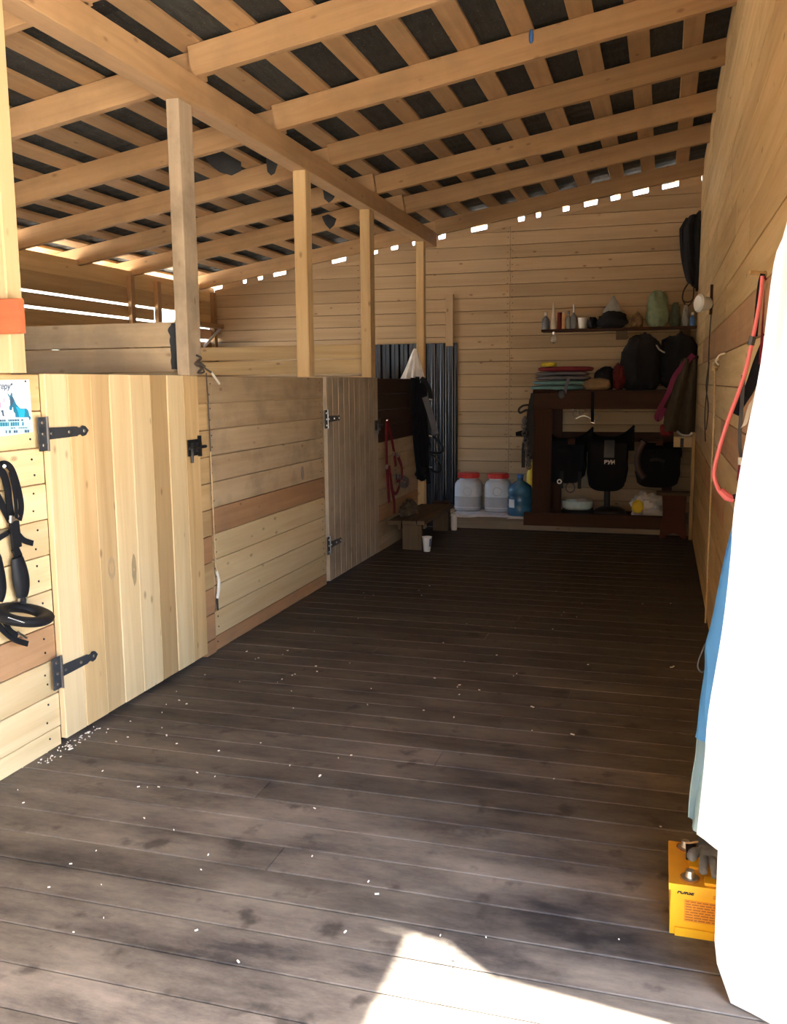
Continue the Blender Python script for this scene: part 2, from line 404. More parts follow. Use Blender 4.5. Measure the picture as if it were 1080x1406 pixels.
    def build(s, name, mat, parent=None, smooth=True, fix=True):
        me = bpy.data.meshes.new(name); pl = V((0, 0, 0))
        if parent: pl = wloc(parent)
        if parent is None and s.v:      # origin at the base of the thing
            xs = [p[0] for p in s.v]; ys = [p[1] for p in s.v]; zs = [p[2] for p in s.v]
            pl = V(((min(xs) + max(xs)) / 2, (min(ys) + max(ys)) / 2, min(zs)))
        me.from_pydata([tuple(V(p) - pl) for p in s.v], [], s.f); me.materials.append(M[mat]); me.update()
        if fix:
            bm = bmesh.new(); bm.from_mesh(me); bmesh.ops.remove_doubles(bm, verts=bm.verts, dist=1e-5); bmesh.ops.recalc_face_normals(bm, faces=bm.faces); bm.to_mesh(me); bm.free()
        if smooth:
            for p in me.polygons: p.use_smooth = True
            try: me.set_sharp_from_angle(angle=math.radians(38))
            except Exception: pass
        o = bpy.data.objects.new(name, me); C.objects.link(o)
        if parent: o.parent = parent
        else: o.location = pl
        return o
def cr(pts, n=6, closed=False):
    pts = [V(p) for p in pts]; k = len(pts); out = []
    for i in range(k if closed else k - 1):
        g = lambda j: pts[j % k] if closed else pts[max(0, min(k - 1, j))]
        a, b, c, d = g(i - 1), g(i), g(i + 1), g(i + 2)
        for q in range(n):
            t = q / n
            out.append(.5 * ((2 * b) + (c - a) * t + (2 * a - 5 * b + 4 * c - d) * t * t + (3 * b - a - 3 * c + d) * t ** 3))
    if not closed: out.append(pts[-1])
    return out
def text_mesh(name, body, size, mat, parent, mw, shear=0, bold=0, depth=.0006):
    cu = bpy.data.curves.new(name, 'FONT'); cu.body = body; cu.size = size; cu.shear = shear; cu.offset = bold; cu.extrude = depth
    tmp = bpy.data.objects.new('tmp_text', cu); C.objects.link(tmp)
    dg = bpy.context.evaluated_depsgraph_get(); me = bpy.data.meshes.new_from_object(tmp.evaluated_get(dg))
    bpy.data.objects.remove(tmp); bpy.data.curves.remove(cu)
    me.materials.clear(); me.materials.append(M[mat]); me.name = name
    return link(name, me, parent, mw)
X_, Y_, Z_ = V((1, 0, 0)), V((0, 1, 0)), V((0, 0, 1))
rj = lambda a: random.uniform(-a, a)

# ------------------------------------------------------------------ main dimensions
XL, XR, YB, XO = -2.40, 0.31, 9.95, -5.15
def zroof(x): return 3.05 + .16 * (x + 2.3)          # underside of the rafters

# ------------------------------------------------------------------ ground and floor
g = MB()
n_ = 30
for i in range(n_ + 1):
    for j in range(n_ + 1):
        x = -30 + 60 * i / n_; y = -30 + 60 * j / n_
        g.v.append((x, y, -.13 + .02 * noise.noise(V((x, y, 0)) * .4)))
for i in range(n_):
    for j in range(n_):
        a = i * (n_ + 1) + j; g.f.append((a, a + n_ + 1, a + n_ + 2, a + 1))
tag(g.build('ground', 'ground', None), 'pale trodden earth outside the stable', None, None, 'structure')

fl = tag(empty('floor', (-1, 5, 0)), 'dark worn plank floor of the aisle with pale sawdust in the seams', None, None, 'structure')
MB().box((-1.05, 4.05, -.055), (2.82, 10.2, .09)).build('subfloor', 'dust', fl, False)
y = -1.04; k = 0
while y < 9.15:
    gap = .004 + (.003 if k % 4 == 1 else 0)
    dz = rj(.0012)
    cuts = [-2.43, .33]
    if k % 3 == 2: cuts = [-2.43, random.uniform(-1.7, -.2), .33]
    for a, b in zip(cuts[:-1], cuts[1:]):
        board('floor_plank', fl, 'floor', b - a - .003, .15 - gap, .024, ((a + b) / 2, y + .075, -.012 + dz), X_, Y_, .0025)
    y += .15; k += 1

# ------------------------------------------------------------------ right wall
wr = tag(empty('wall_right', (XR, 6, 0)), 'right wall of horizontal pine boards', None, None, 'structure')
z = 1.293 - .178 * 8; row = 0
while z < zroof(XR) + .1:
    z1 = min(z + .178, zroof(XR) + .12); z0 = max(z, -.1)
    j1 = [3.95, 4.75, 6.4, 5.3][row % 4]; j2 = [7.4, 6.9, 8.1, 7.8][row % 4]
    cuts = [2.105, j1, j2, YB]
    for q, (a, b) in enumerate(zip(cuts[:-1], cuts[1:])):
        mt = 'pine'
        if row == 10: mt = 'pine_orange' if q < 2 else 'pine'
        if row in (8, 7) and q == 0: mt = 'pine_orange'
        if row == 5 and q == 1: mt = 'pine_orange'
        board('wall_board', wr, mt, b - a - .003, z1 - z0 - .004, .025, (XR + .0125 + rj(.0025), (a + b) / 2, (z0 + z1) / 2), Y_, Z_)
    z += .178; row += 1
board('wall_sheathing', wr, 'dark_board', YB - 2.05, zroof(XR) + .35, .01, (XR + .032, (YB + 2.17) / 2, zroof(XR) / 2 - .02), Y_, Z_)
for yy in (2.16, 4.75, 7.0, 9.3):
    board('wall_stud', wr, 'pine_roof', zroof(XR) + .15, .1, .08, (XR + .068, yy, (zroof(XR)) / 2), Z_, Y_)

# ------------------------------------------------------------------ back wall (boards trimmed to the roof slope)
wb = tag(empty('wall_back', (-2.4, YB, 0)), 'back wall of horizontal pine boards under the roof slope', None, None, 'structure')
def clip_board(x0, x1, z0, z1, off):
    """outline of a board cut along the slope z = zroof(x)+off"""
    top = lambda x: zroof(x) + off
    poly = [(x0, z0), (x1, z0), (x1, z1), (x0, z1)]; out = []
    for i in range(4):
        a, b = poly[i], poly[(i + 1) % 4]
        da, db = top(a[0]) - a[1], top(b[0]) - b[1]
        if da >= 0: out.append(a)
        if (da >= 0) != (db >= 0):
            t = da / (da - db); out.append((a[0] + (b[0] - a[0]) * t, a[1] + (b[1] - a[1]) * t))
    return out
z = -.05; row = 0
while z < zroof(XR) + .05:
    cuts = [XO, -3.32 + rj(.004), -1.62 + rj(.004), XR]
    for a, b in zip(cuts[:-1], cuts[1:]):
        yy = YB + rj(.003)
        full = z + .137 < zroof(a)
        if full:
            board('wall_board', wb, 'pine_back', b - a - .002, .133, .025, ((a + b) / 2, yy + .0125, z + .0685), X_, Z_)
        else:
            o = clip_board(a + .001, b - .001, z + .002, z + .135, .026)
            if len(o) >= 3:
                cx_ = sum(p[0] for p in o) / len(o)
                MB().prism([(p[0], yy, p[1]) for p in o], Y_, .025).build('wall_board', 'pine_back', wb, False)
    z += .137; row += 1
board('wall_sheathing', wb, 'dark_board', XR - XO + .2, 2.75, .01, ((XR + XO) / 2, YB + .034, 1.025), X_, Z_)
MB().prism([(XO, YB + .03, 2.38), (XR + .1, YB + .03, 2.38), (XR + .1, YB + .03, zroof(XR + .1) + .028), (XO, YB + .03, zroof(XO) + .028)], Y_, .01).build('wall_sheathing', 'dark_board', wb, False)
x = XO + .1
while x < XR - .12:                                  # offcuts nailed along the slope, light shows between them
    l = random.uniform(.12, .40); l = min(l, XR - x)
    c0, c1 = x, x + l
    b0 = -.005 + rj(.006)
    MB().prism([(c0, YB - .004, zroof(c0) + b0), (c1, YB - .004, zroof(c1) + b0 + rj(.005)), (c1 - .02, YB - .004, zroof(c1) + .19), (c0 + .015, YB - .004, zroof(c0) + .19)], Y_, .022).build('offcut', 'pine_back', wb, False)
    x += l + random.uniform(.02, .17)
nm = MB()
for xx in (-3.345, -3.295, -1.645, -1.595):
    zz = .02
    while zz < zroof(xx) - .05:
        nm.lathe([(.005, 0), (.005, .004)], (xx + rj(.006), YB - .006, zz + rj(.01)), 6, (0, 1, 0)); zz += .0685
nm = nm.build('nail_heads', 'black_iron', wb); nm['kind'] = 'stuff'

# ------------------------------------------------------------------ outer wall behind the stalls
wo = tag(empty('wall_outer', (XO, 5.5, 0)), 'outer stall wall of boards with daylight slits', None, None, 'structure')
def ob(y0, y1, z0, z1, mat='pine_roof', dx=0):
    board('wall_board', wo, mat, y1 - y0, z1 - z0, .025, (XO - .0125 + dx, (y0 + y1) / 2, (z0 + z1) / 2), Y_, Z_)
z = -.1
while z < 1.84:
    if 1.0 < z + .07 < 1.75:
        for a, b in ((-1.0, 5.4), (6.3, 7.9), (9.3, YB)): ob(a, b, z, z + .146, 'pine')  # unseen openings added to light the stalls and back wall
    else: ob(-1.0, YB, z, z + .146, 'pine')
    z += .148
ob(2.6, 9.05, 1.84, 2.02, 'pine'); ob(2.6, 8.58, 2.02, 2.16, 'pine')  # near end left open, an added unseen gap lighting the right wall
ob(2.6, 8.58, 2.183, 2.294, 'pine'); ob(2.6, YB, 2.316, 2.475, 'pine'); ob(-1.0, YB, 2.475, 2.64, 'pine')
ob(9.05, YB, 2.19, 2.316, 'pine'); ob(9.08, YB, 2.035, 2.155, 'pine_orange'); ob(9.08, YB, 1.84, 2.005, 'pine_orange')
for yy in (1.1, 3.4, 5.6, 8.12, 8.62, 9.07, 9.86):
    board('wall_stud', wo, 'pine_roof', 2.6, .07, .05, (XO + .026, yy, 1.28), Z_, Y_)
a, b = atx(280, 476, XO + .06), atx(303, 450, XO + .06)
board('window_brace', wo, 'white_board', (b - a).length, .03, .02, (a + b) / 2, b - a, X_.cross(b - a))
board('window_ledge', wo, 'pine_roof', .95, .05, .12, (XO + .06, 9.45, 2.19), Y_, Z_)

wf = tag(empty('wall_front', (-2.4, -1.0, 0)), 'boarded end wall behind the entrance', None, None, 'structure')
for i in range(24):
    zz = -.04 + i * .1465
    for a, b in (((XO, -1.9), (-1.35, XR)) if 1.05 < zz < 2.0 else ((XO, XR),)):  # unseen gap added to let cool skylight reach the far end
        board('wall_board', wf, 'pine', b - a, .146, .025, ((a + b) / 2, -1.0, zz), X_, Z_)
for i in range(8):
    board('wall_board', wr, 'pine', 3.1, .175, .025, (XR + .0125, .55, 2.36 + i * .178), Y_, Z_)
# ------------------------------------------------------------------ stall fronts
wl = tag(empty('wall_left', (XL, 5, 0)), 'stall front of horizontal boards along the aisle', None, None, 'structure')
PITCH = .147
def front(y0, y1, mats, t=.028, dx=0, ztop=1.551, cap=None):
    for i in range(11):
        z1 = ztop - i * PITCH; z0 = max(z1 - PITCH, -.01)
        if z1 < .02: break
        mt = mats(i)
        board('wall_board', wl, mt, y1 - y0 - .003, z1 - z0 - .004, t, (XL - t / 2 + dx + rj(.0015), (y0 + y1) / 2, (z0 + z1) / 2), Y_, Z_)
front(-.98, 3.105, lambda i: 'pine_orange' if i == 7 else ('pine_light' if i > 0 else 'pine'))
front(4.372, 4.482, lambda i: 'pine_orange' if i in (6, 7, 8, 9, 10) and i != 7 else 'pine', dx=.012)
front(4.485, 6.285, lambda i: 'pine_orange' if i in (5, 10) else ('pine_worn' if i < 5 else 'pine_light'))
for i in range(4):                                   # dark boards past the second door
    z1 = 1.548 - i * .142
    board('wall_board', wl, 'dark_board', 1.47, .136, .028, (XL - .014 + rj(.002), 8.3, z1 - .07), Y_, Z_ + Y_ * (0 if i != 2 else .012))
for i in range(7):
    z1 = .98 - i * .142
    board('wall_board', wl, 'pine_orange' if i == 4 else 'pine_worn', 1.45, min(.138, z1 + .01), .026, (XL - .02, 8.28, max(z1 - .07, z1 / 2)), Y_, Z_)
for y0, y1 in ((-.9, 3.0), (4.45, 6.2), (7.6, 9.0)):
    for zz in (.12, .8, 1.5):
        board('wall_rail', wl, 'pine_roof', y1 - y0, .09, .04, (XL - .05, (y0 + y1) / 2, zz), Y_, Z_)

nl = MB()
for yy in (3.03, 4.53, 6.22, 7.62):
    for i in range(11):
        for dz in (.04, .10):
            zz = 1.551 - i * PITCH - dz
            if zz > .03: nl.lathe([(.0045, 0), (.0045, .003)], (XL + .001, yy + rj(.012), zz + rj(.01)), 6, (1, 0, 0))
nl.build('nail_heads', 'black_iron', wl)['kind'] = 'stuff'
# cross partitions between the stalls
def partition(nm, Y, mats, ztop, label, x1=-2.44):
    p = tag(empty(nm, ((x1 + XO) / 2, Y, 0)), label, None, None, 'structure')
    z1 = ztop; i = 0
    while z1 > .05:
        mt = mats(i); h = .131
        board('wall_board', p, mt, x1 - XO - .06, h - (.012 if i in (0, 1) and nm.endswith('far') else .004), .03, ((x1 + XO + .05) / 2, Y + rj(.003), max(z1 - h / 2, h / 2 - .1)), X_, Z_)
        z1 -= h + (.02 if (nm.endswith('far') and i == 1) else 0); i += 1
    return p
partition('wall_partition_near', 2.99, lambda i: 'pine', 1.69, 'cross partition of pale boards at the nearest post')
partition('wall_partition_middle', 4.27, lambda i: 'pine_worn', 1.83, 'cross partition of dirty grey boards behind the thick post', x1=-2.41)
partition('wall_partition_far', 7.47, lambda i: 'pine', 1.845, 'cross partition of clean pine boards between the stalls', x1=-2.40)
MB().cloth(lambda u, v: (-2.455 + .04 * u - .05 * (1 - u) * max(0, noise.noise(V((v * 4.3, 2.0, 1.0))) + .2), 4.2525, 1.585 + .235 * v), 3, 24, .003).build('chewed_edge', 'felt', bpy.data.objects['wall_partition_middle'])

# ------------------------------------------------------------------ stall doors
def hinge(door, Y, Z, L, flip=1, xf=-2.372):
    h = MB().box((xf + .003, Y - .022, Z), (.006, .048, .135)).build('hinge', 'grey_iron', door, False)
    MB().tube([(xf + .008, Y + .004, Z - .07), (xf + .008, Y + .004, Z + .07)], .006, 8).build('hinge_pin', 'dull_steel', h)
    y0 = Y + .008; w = .024
    pts = [(y0, -w), (y0 + L * .70, -w * .85), (y0 + L * .74, -w * .62), (y0 + L * .80, -w * .62), (y0 + L * .84, -w * .95), (y0 + L * .92, -w * .8), (y0 + L, 0)]
    pts = pts + [(a, -b) for a, b in reversed(pts[:-1])]
    MB().prism([(xf + .002, a, Z + b) for a, b in pts], X_, .005).build('hinge_strap', 'grey_iron', h, False)
    for (dy, dz) in ((-.024, .045), (-.024, 0), (-.024, -.045), (.03, 0), (.03 + L * .42, 0), (.008 + L * .88, 0)):
        MB().lathe([(.0075, 0), (.006, .004), (.001, .005)], (xf + .007, Y + dy, Z + dz), 8, (1, 0, 0)).build('screw', 'steel', h)
    return h
def slide_bolt(door, Y, Z, xf=-2.372, s=1.0):
    b = MB().box((xf + .004, Y, Z), (.008, .105 * s, .085 * s)).build('bolt', 'black_iron', door, False)
    MB().tube([(xf + .018, Y - .06 * s, Z), (xf + .018, Y + .115 * s, Z)], .009 * s, 8).build('bolt_rod', 'black_iron', b)
    MB().tube(cr([(xf + .018, Y - .04 * s, Z), (xf + .03, Y - .055 * s, Z - .015), (xf + .03, Y - .06 * s, Z - .075 * s)], 4), .008 * s, 8).build('bolt_handle', 'grey_iron', b)
    MB().box((xf + .013, Y + .035 * s, Z), (.02, .018, .05 * s)).box((xf + .013, Y - .02 * s, Z), (.02, .018, .05 * s)).build('bolt_staple', 'black_iron', b, False)
    MB().box((xf - .005, Y + .075 * s, Z + .004), (.03, .022 * s, .11 * s)).build('bolt_keeper', 'black_iron', b, False)
    return b
d1 = tag(empty('door_1', (XL, 3.73, 0)), 'near stall door of pale vertical boards', None, None, 'structure')
e = [3.105, 3.25, 3.411, 3.551, 3.713, 3.888, 4.042, 4.207, 4.361]
dm = ['pine_light', 'pine', 'pine', 'pine_light', 'pine_light', 'pine', 'pine_light', 'pine']
for i in range(8):
    board('door_board', d1, dm[i], 1.525, e[i + 1] - e[i] - .003, .028, (XL + .012 + rj(.0015), (e[i] + e[i + 1]) / 2, .789), Z_, Y_)
for zz in (.2, 1.25):
    board('door_ledge', d1, 'pine_roof', 1.2, .12, .025, (XL - .02, 3.73, zz), Y_, Z_)
hinge(d1, 3.09, 1.313, .27); hinge(d1, 3.085, .325, .25); slide_bolt(d1, 4.27, 1.175)
def smudge(par, px, py, rx, rz, mat, ring):
    c = atx(px, py, (XL + .0262) if par.name == 'door_1' else XL + .0005); pts = []
    n = 18
    mb = MB(); vs = []; fs = []
    for k_ in range(n):
        a = 2 * math.pi * k_ / n; w = 1 + .18 * noise.noise(V((math.cos(a) * 2, math.sin(a) * 2, px)))
        for q in (ring, 1.0): vs.append(c + V((.0006, rx * q * w * math.cos(a), rz * q * w * math.sin(a))))
    for k_ in range(n):
        j = (k_ + 1) % n; fs.append((2 * k_, 2 * k_ + 1, 2 * j + 1, 2 * j))
    mb.add(vs, fs).build('smudge', mat, par, False)
smudge(d1, 153, 780, .028, .052, 'smudge', .55); smudge(d1, 184, 782, .020, .075, 'smudge', .1)
smudge(wl, 373, 628, .045, .06, 'smudge_grey', .1); smudge(wl, 415, 650, .03, .05, 'smudge_grey', .1)
d2 = tag(empty('door_2', (XL, 6.9, 0)), 'far stall door of weathered grey vertical boards', None, None, 'structure')
ew = (7.545 - 6.29) / 10
for i in range(10):
    board('door_board', d2, 'pine_door2', 1.53, ew - .004, .028, (XL + .012 + rj(.0015), 6.29 + ew * (i + .5), .788), Z_, Y_)
for zz in (.2, 1.25):
    board('door_ledge', d2, 'pine_roof', 1.2, .12, .025, (XL - .02, 6.9, zz), Y_, Z_)
hinge(d2, 6.28, 1.245, .27); hinge(d2, 6.28, .30, .26); slide_bolt(d2, 7.50, 1.145)

# ------------------------------------------------------------------ roof: rafters, battens, dark sheets
ce = tag(empty('ceiling', (-2.4, 5, 3)), 'open underside of the sloping roof, rafters and battens under dark sheets', None, None, 'structure')
sl = V((1, 0, .16)).normalized(); up = V((-.16, 0, 1)).normalized()
def rafter(x0, x1, Y, mat='pine_roof', w=.05, h=.15):
    c = V(((x0 + x1) / 2, Y, zroof((x0 + x1) / 2))) + up * h / 2
    board('rafter', ce, mat, (x1 - x0) / sl.x, h, w, c, sl, up)
RYS = [(-.8, -.75), (-.1, -.05), (.65, .70), (1.45, 1.5), (2.4, 2.45), (3.42, 3.44), (4.37, 4.43), (5.40, 5.46), (6.36, 6.42), (7.40, 7.33), (8.30, 8.20), (9.55, 9.60)]
for a, b in RYS:
    rafter(-2.33, XR + .45, a); rafter(XO - .3, -2.30, b)
x = .13; k = 0
while x > XO - .35:
    c = V((x, 4.65, zroof(x))) + up * (.15 + .0125)
    board('batten', ce, 'pine_roof', 11.6, .13 + rj(.012), .025, c + V((rj(.015), 0, 0)), Y_, sl)
    x -= .305; k += 1
board('batten', ce, 'pine_grey', 11.6, .10, .025, V((XR + .08, 4.65, zroof(XR + .08))) + up * .1625, Y_, sl)
board('batten', ce, 'pine_grey', 11.6, .10, .025, V((XR + .4, 4.65, zroof(XR + .4))) + up * .1625, Y_, sl)
for i in range(7):
    for j in range(7):
        xs = XR + .55 - .96 * i - .5; ys = -1.2 + 1.66 * j + .9
        c = V((xs, ys, zroof(xs))) + up * (.15 + .025 + .006 + (.008 if (i % 2) else 0) + .003 * (j % 2))
        n = MB(); L, Wd = 1.08, 1.80
        pr = []
        for q in range(13):
            tq = -L / 2 + L * q / 12
            pr.append(tq)
        def fn(u, v, c=c, L=L, Wd=Wd): return c + sl * (L * (u - .5)) + Y_ * (Wd * (v - .5)) + up * (.0045 * math.cos(v * Wd / .15 * 2 * math.pi))
        n.cloth(fn, 2, 48, .004)
        n.build('roof_sheet', 'sheet', ce)

# beam on the posts
bmo = board('roof_beam', None, 'pine_roof', 10.4, .14, .12, (-2.365, 4.22, 2.975), Y_, Z_)
tag(bmo, 'long timber beam carrying the rafters along the stall fronts', 'beam')
def post(Y, x0, x1, dy, label, mat='pine', z0=1.553, z1=2.903):
    o = board('support_post', None, mat, z1 - z0, dy, x1 - x0, ((x0 + x1) / 2, Y + dy / 2, (z0 + z1) / 2), Z_, Y_, .005)
    return tag(o, label, 'post', 'roof posts along the stalls')
post(2.86, -2.42, -2.325, .085, 'pale square post at the left edge with the orange board nailed on', 'pine_light')
post(4.20, -2.405, -2.335, .14, 'thick grey weathered post with dark cord tied round its foot', 'pine_grey')
post(5.80, -2.40, -2.31, .10, 'pale post on the stall front left of the far stall door', 'pine')
post(7.22, -2.41, -2.325, .12, 'post at the far end of the clean pine partition boards', 'pine')
post(9.0, -2.415, -2.335, .08, 'farthest post with a white cloth hung on it', 'pine', z0=0.0)
ub = board('upright_board', None, 'pine_back', .56, .085, .03, at(617, 440, YB - .02), Z_, X_)
tag(ub, 'short upright board nailed to the back wall above the metal sheet', 'board')
rb = board('nailed_board', None, 'red_paint', 1.4, .125, .03, (-2.95, 2.842, 1.757), X_, Z_)
tag(rb, 'orange-red painted board nailed across the nearest post', 'board')

# torn felt flaps hanging from the roof by the beam
def flap(pts, Y, label, w):
    P = [at(px, py, Y) for px, py in pts]; c = sum(P, V((0, 0, 0))) / len(P)
    P = [p + Y_ * (.05 * math.sin((p.z - c.z) * 14)) for p in P]
    mb = MB(); n = len(P); vs = []
    for s_ in (-1, 1):
        for p in P: vs.append(p + Y_ * .003 * s_)
        vs.append(c + Y_ * (.003 * s_ - .02))
    fs = []
    for i in range(n):
        j = (i + 1) % n; fs += [(i, j, n), (n + 1 + j, n + 1 + i, 2 * n + 1), (i, n + 1 + i, n + 1 + j, j)]
    mb.add(vs, fs); o = mb.build('roof_felt_flap', 'felt')
    return tag(o, label, 'felt scrap', 'torn felt flaps under the roof')
flap([(359, 190), (365, 200), (388, 215), (383, 222), (381, 240), (376, 243), (371, 238), (366, 222), (363, 208)], 5.95, 'torn dark felt flap hanging beside the beam left of the third post', .1)
flap([(432, 243), (443, 250), (465, 263), (461, 270), (459, 275), (454, 280), (447, 274), (443, 262)], 6.9, 'upper dark felt flap just right of the third post under the beam', .1)
flap([(440, 296), (448, 293), (461, 300), (460, 310), (455, 316), (448, 309), (443, 302)], 7.7, 'lower dark felt flap right of the third post, below its twin', .1)
flap([(276, 212), (300, 205), (330, 222), (334, 236), (322, 243), (305, 238), (288, 226)], 5.85, 'dark felt flap sagging between battens right of the grey post', .1)

# pull cord with blue end
t = thing('hanging_wire', at(729, 60, 5.37), 'thin wire with a blue connector hanging from a rafter', 'wire')
MB().tube(cr([at(732, -2, 5.37), at(731, 20, 5.37), at(729, 46, 5.37)], 4), .003, 6).build('wire', 'rope_white', t)
MB().lathe([(.004, -.045), (.012, -.035), (.014, 0), (.008, .03), (.003, .035)], at(729, 48, 5.37), 10).build('connector', 'blue_plastic', t)
MB().lathe([(.002, 0), (.006, .006), (.005, .02)], at(729, 59, 5.37), 8).build('bare_end', 'steel', t)

# ================================================================== entrance, right side
# white sheet hanging at the entrance edge
SIL = [(1.02, 310), (0, 0)]
sil = [at(px, py, 2.2) for px, py in ((1112, 150), (1080, 310), (1063, 362), (1045, 499), (1023, 610), (1008, 702), (1004, 760), (992, 865), (973, 978), (967, 1053), (957, 1145))]
sil = cr(sil, 4)
def fsheet(u, v):
    p = sil[min(len(sil) - 1, int(round(v * (len(sil) - 1))))]
    q = V((.50, 1.99, p.z - .03 - .05 * u))
    w = p.lerp(q, u)
    w.x += .018 * math.sin(u * 19 + v * 2) * u * (1 - u) * 2 - .03 * math.sin(u * math.pi)
    w.z -= .05 * u * v
    return w
t = thing('hanging_sheet', (.2, 1.7, .35), 'sunlit white sheet hanging at the right edge of the entrance', 'sheet')
MB().cloth(fsheet, 18, len(sil) - 1, .006).build('sheet', 'white_sheet', t)
MB().tube([(.26, 2.2, 2.10), (.52, 1.99, 2.10)], .012, 8).build('hanging_rail', 'white_board', t)
def fskirt(u, v):
    a = V((.163 + .004 * v, 2.2, .52 - .47 * v)).lerp(V((.205, 2.15, .004)), max(0, (v - .9) * 10)); b = V((.50, 1.98, .52 - .515 * v)); w = a.lerp(b, u)
    w.x += .012 * math.sin(u * 15) * u; return w
MB().cloth(fskirt, 14, 12, .006).build('lower_sheet', 'white_sheet', t)

# blue film
bl = [at(px, py, 2.5) for px, py in ((1050, 540), (1030, 610), (1007, 693), (995, 738), (984, 790), (973, 846), (966, 884), (967, 921), (962, 959), (960, 997), (959, 1014))]
bl = cr(bl, 4)
def fblue(u, v):
    p = bl[min(len(bl) - 1, int(round(v * (len(bl) - 1))))]
    return p + V((.13 * u + .012 * math.sin(u * 16 + v * 4), -.02 + .05 * math.sin(u * 11 + v * 3) * .5, .01 * math.sin(v * 20 + u * 5)))
t = thing('blue_film', at(958, 1130, 2.5), 'blue plastic film hanging beside the white sheet with a grey-blue lower end', 'plastic film')
MB().cloth(fblue, 14, len(bl) - 1, .004).build('upper_film', 'blue_film', t)
bl2 = cr([at(px, py, 2.505) for px, py in ((957, 1005), (955, 1035), (950, 1065), (946, 1100), (945, 1122))], 3)
def fblue2(u, v):
    p = bl2[min(len(bl2) - 1, int(round(v * (len(bl2) - 1))))]
    return p + V((.05 * u + .07 * u * (1 - v) + .006 * math.sin(u * 12), .015 * math.sin(u * 9), -.035 * math.sin(u * math.pi) * v))
MB().cloth(fblue2, 10, len(bl2) - 1, .004).build('lower_film', 'blue_grey_film', t)

# battery
t = thing('battery', (.165, 2.52, 0), 'yellow battery standing on the floor by the entrance', 'battery')
bx0, bx1, by0, by1, bh = .057, .275, 2.40, 2.635, .152
b = MB().box(((bx0 + bx1) / 2, (by0 + by1) / 2 + .004, bh / 2 - .006), (bx1 - bx0 - .012, by1 - by0 - .012, bh - .012)).build('case', 'bat_yellow', t, False)
MB().box(((bx0 + bx1) / 2, by0 + .005, .012), (bx1 - bx0 - .04, .006, .024)).build('foot_rim', 'bat_yellow', b, False)
li = MB().box(((bx0 + bx1) / 2, (by0 + by1) / 2, bh - .006), (bx1 - bx0, by1 - by0, .016)).build('lid', 'bat_top_shaded', t, False)
MB().box(((bx0 + bx1) / 2, by0 - .0015, bh - .0075), (bx1 - bx0, .004, .019)).build('lid_edge', 'bat_yellow', li, False)
for (xx, yy) in ((.112, 2.435), (.104, 2.60)):
    te = MB().lathe([(.022, 0), (.022, .005), (.013, .006), (.011, .024), (.004, .026)], (xx, yy, bh + .002), 14).build('terminal', 'steel', t)
    MB().lathe([(.026, 0), (.026, .004)], (xx, yy, bh + .002), 14).build('terminal_ring', 'bat_print', te)
MB().box((.118, 2.565, bh + .012), (.028, .06, .02)).build('terminal_cap', 'black_iron', t, False)
for (xx, yy, l) in ((.127, 2.51, .05), (.165, 2.425, .035)):
    MB().box((xx, yy, bh + .006), (.032, l, .008)).build('raised_pad', 'bat_yellow', t, False)
MB().tube(cr([(.098, 2.60, bh + .02), (.115, 2.585, bh + .028), (.14, 2.595, bh + .03), (.16, 2.6, bh + .02)], 4), .003, 6).build('lead_wire', 'rope', t)
fr = lambda x, z, y: frame((x, y, z), X_, Z_)
text_mesh('brand_print', 'FORSE', .015, 'black_print', b, fr(bx0 + .022, .121, by0 + .0085), .3, .0006)
lb = MB().box((bx0 + .125, by0 + .0085, .074), (.165, .001, .062)).box((bx0 + .16, by0 + .0085, .124), (.09, .001, .014)).build('label', 'bat_label', b, False)
pr = MB()
random.seed(3)
for r_ in range(8):
    xx = bx0 + .046
    while xx < bx0 + .2:
        l = random.uniform(.006, .02); pr.box((xx + l / 2, by0 + .0075, .101 - r_ * .0075), (l, .001, .0022)); xx += l + .003
for q in range(14): pr.box((bx0 + .022 + q * .013, by0 + .0075, .1335), (.009, .001, .0025))
pr.build('label_print', 'bat_print', b, False)['kind'] = 'stuff'
for q in (.03, .075): MB().box((bx0 + q, by0 + .008, .018), (.008, .001, .004)).build('moulded_mark', 'bat_print', b, False)
# gloves on the battery
def glove(root, ox, oy, oz, rz, mat, spread, fl=.075):
    ca, sa = math.cos(rz), math.sin(rz)
    T = lambda x, y, z: V((ox + x * ca - y * sa, oy + x * sa + y * ca, oz + z))
    pm = MB().blob(T(0, .03, 0), (.088, .10, .036), .12, 2.5, 3, 18, 12).build('palm', mat, root)
    for i, (dx, ln) in enumerate(((-.033, .8), (-.011, 1.0), (.011, .95), (.033, .75))):
        q = [T(dx * .9, .0, .002), T(dx * (1 + spread * .4), -fl * ln * .4, .012), T(dx * (1 + spread), -fl * ln * .8, .004), T(dx * (1 + spread * 1.2), -fl * ln, -.006)]
        q = cr(q, 4); n = len(q)
        MB().tube(q, [.0135 - .002 * k_ / n for k_ in range(n - 2)] + [.010, .004], 10, sq=.75, up=Z_).build('finger', mat, root)
    q = cr([T(-.035, .035, 0), T(-.058, .015, .006), T(-.066, -.015, .0)], 4)
    MB().tube(q, [.014] * (len(q) - 2) + [.010, .004], 10).build('thumb', mat, root)
    MB().lathe([(.036, 0), (.040, .02), (.043, .055), (.041, .06)], T(0, .07, 0), 18, (-sa, ca, .02), 2.0, .38).build('cuff', 'glove_cuff', root)
t = thing('work_glove', (.16, 2.5, bh + .002), 'grey work glove lying fingers forward on the yellow battery', 'glove')
glove(t, .180, 2.482, bh + .042, .12, 'glove', .3, .092)
t = thing('work_glove', (.2, 2.58, bh + .03), 'dark cuffed glove crumpled behind the grey glove on the battery', 'glove')
glove(t, .20, 2.575, bh + .075, -.25, 'glove_cuff', .2, .06)

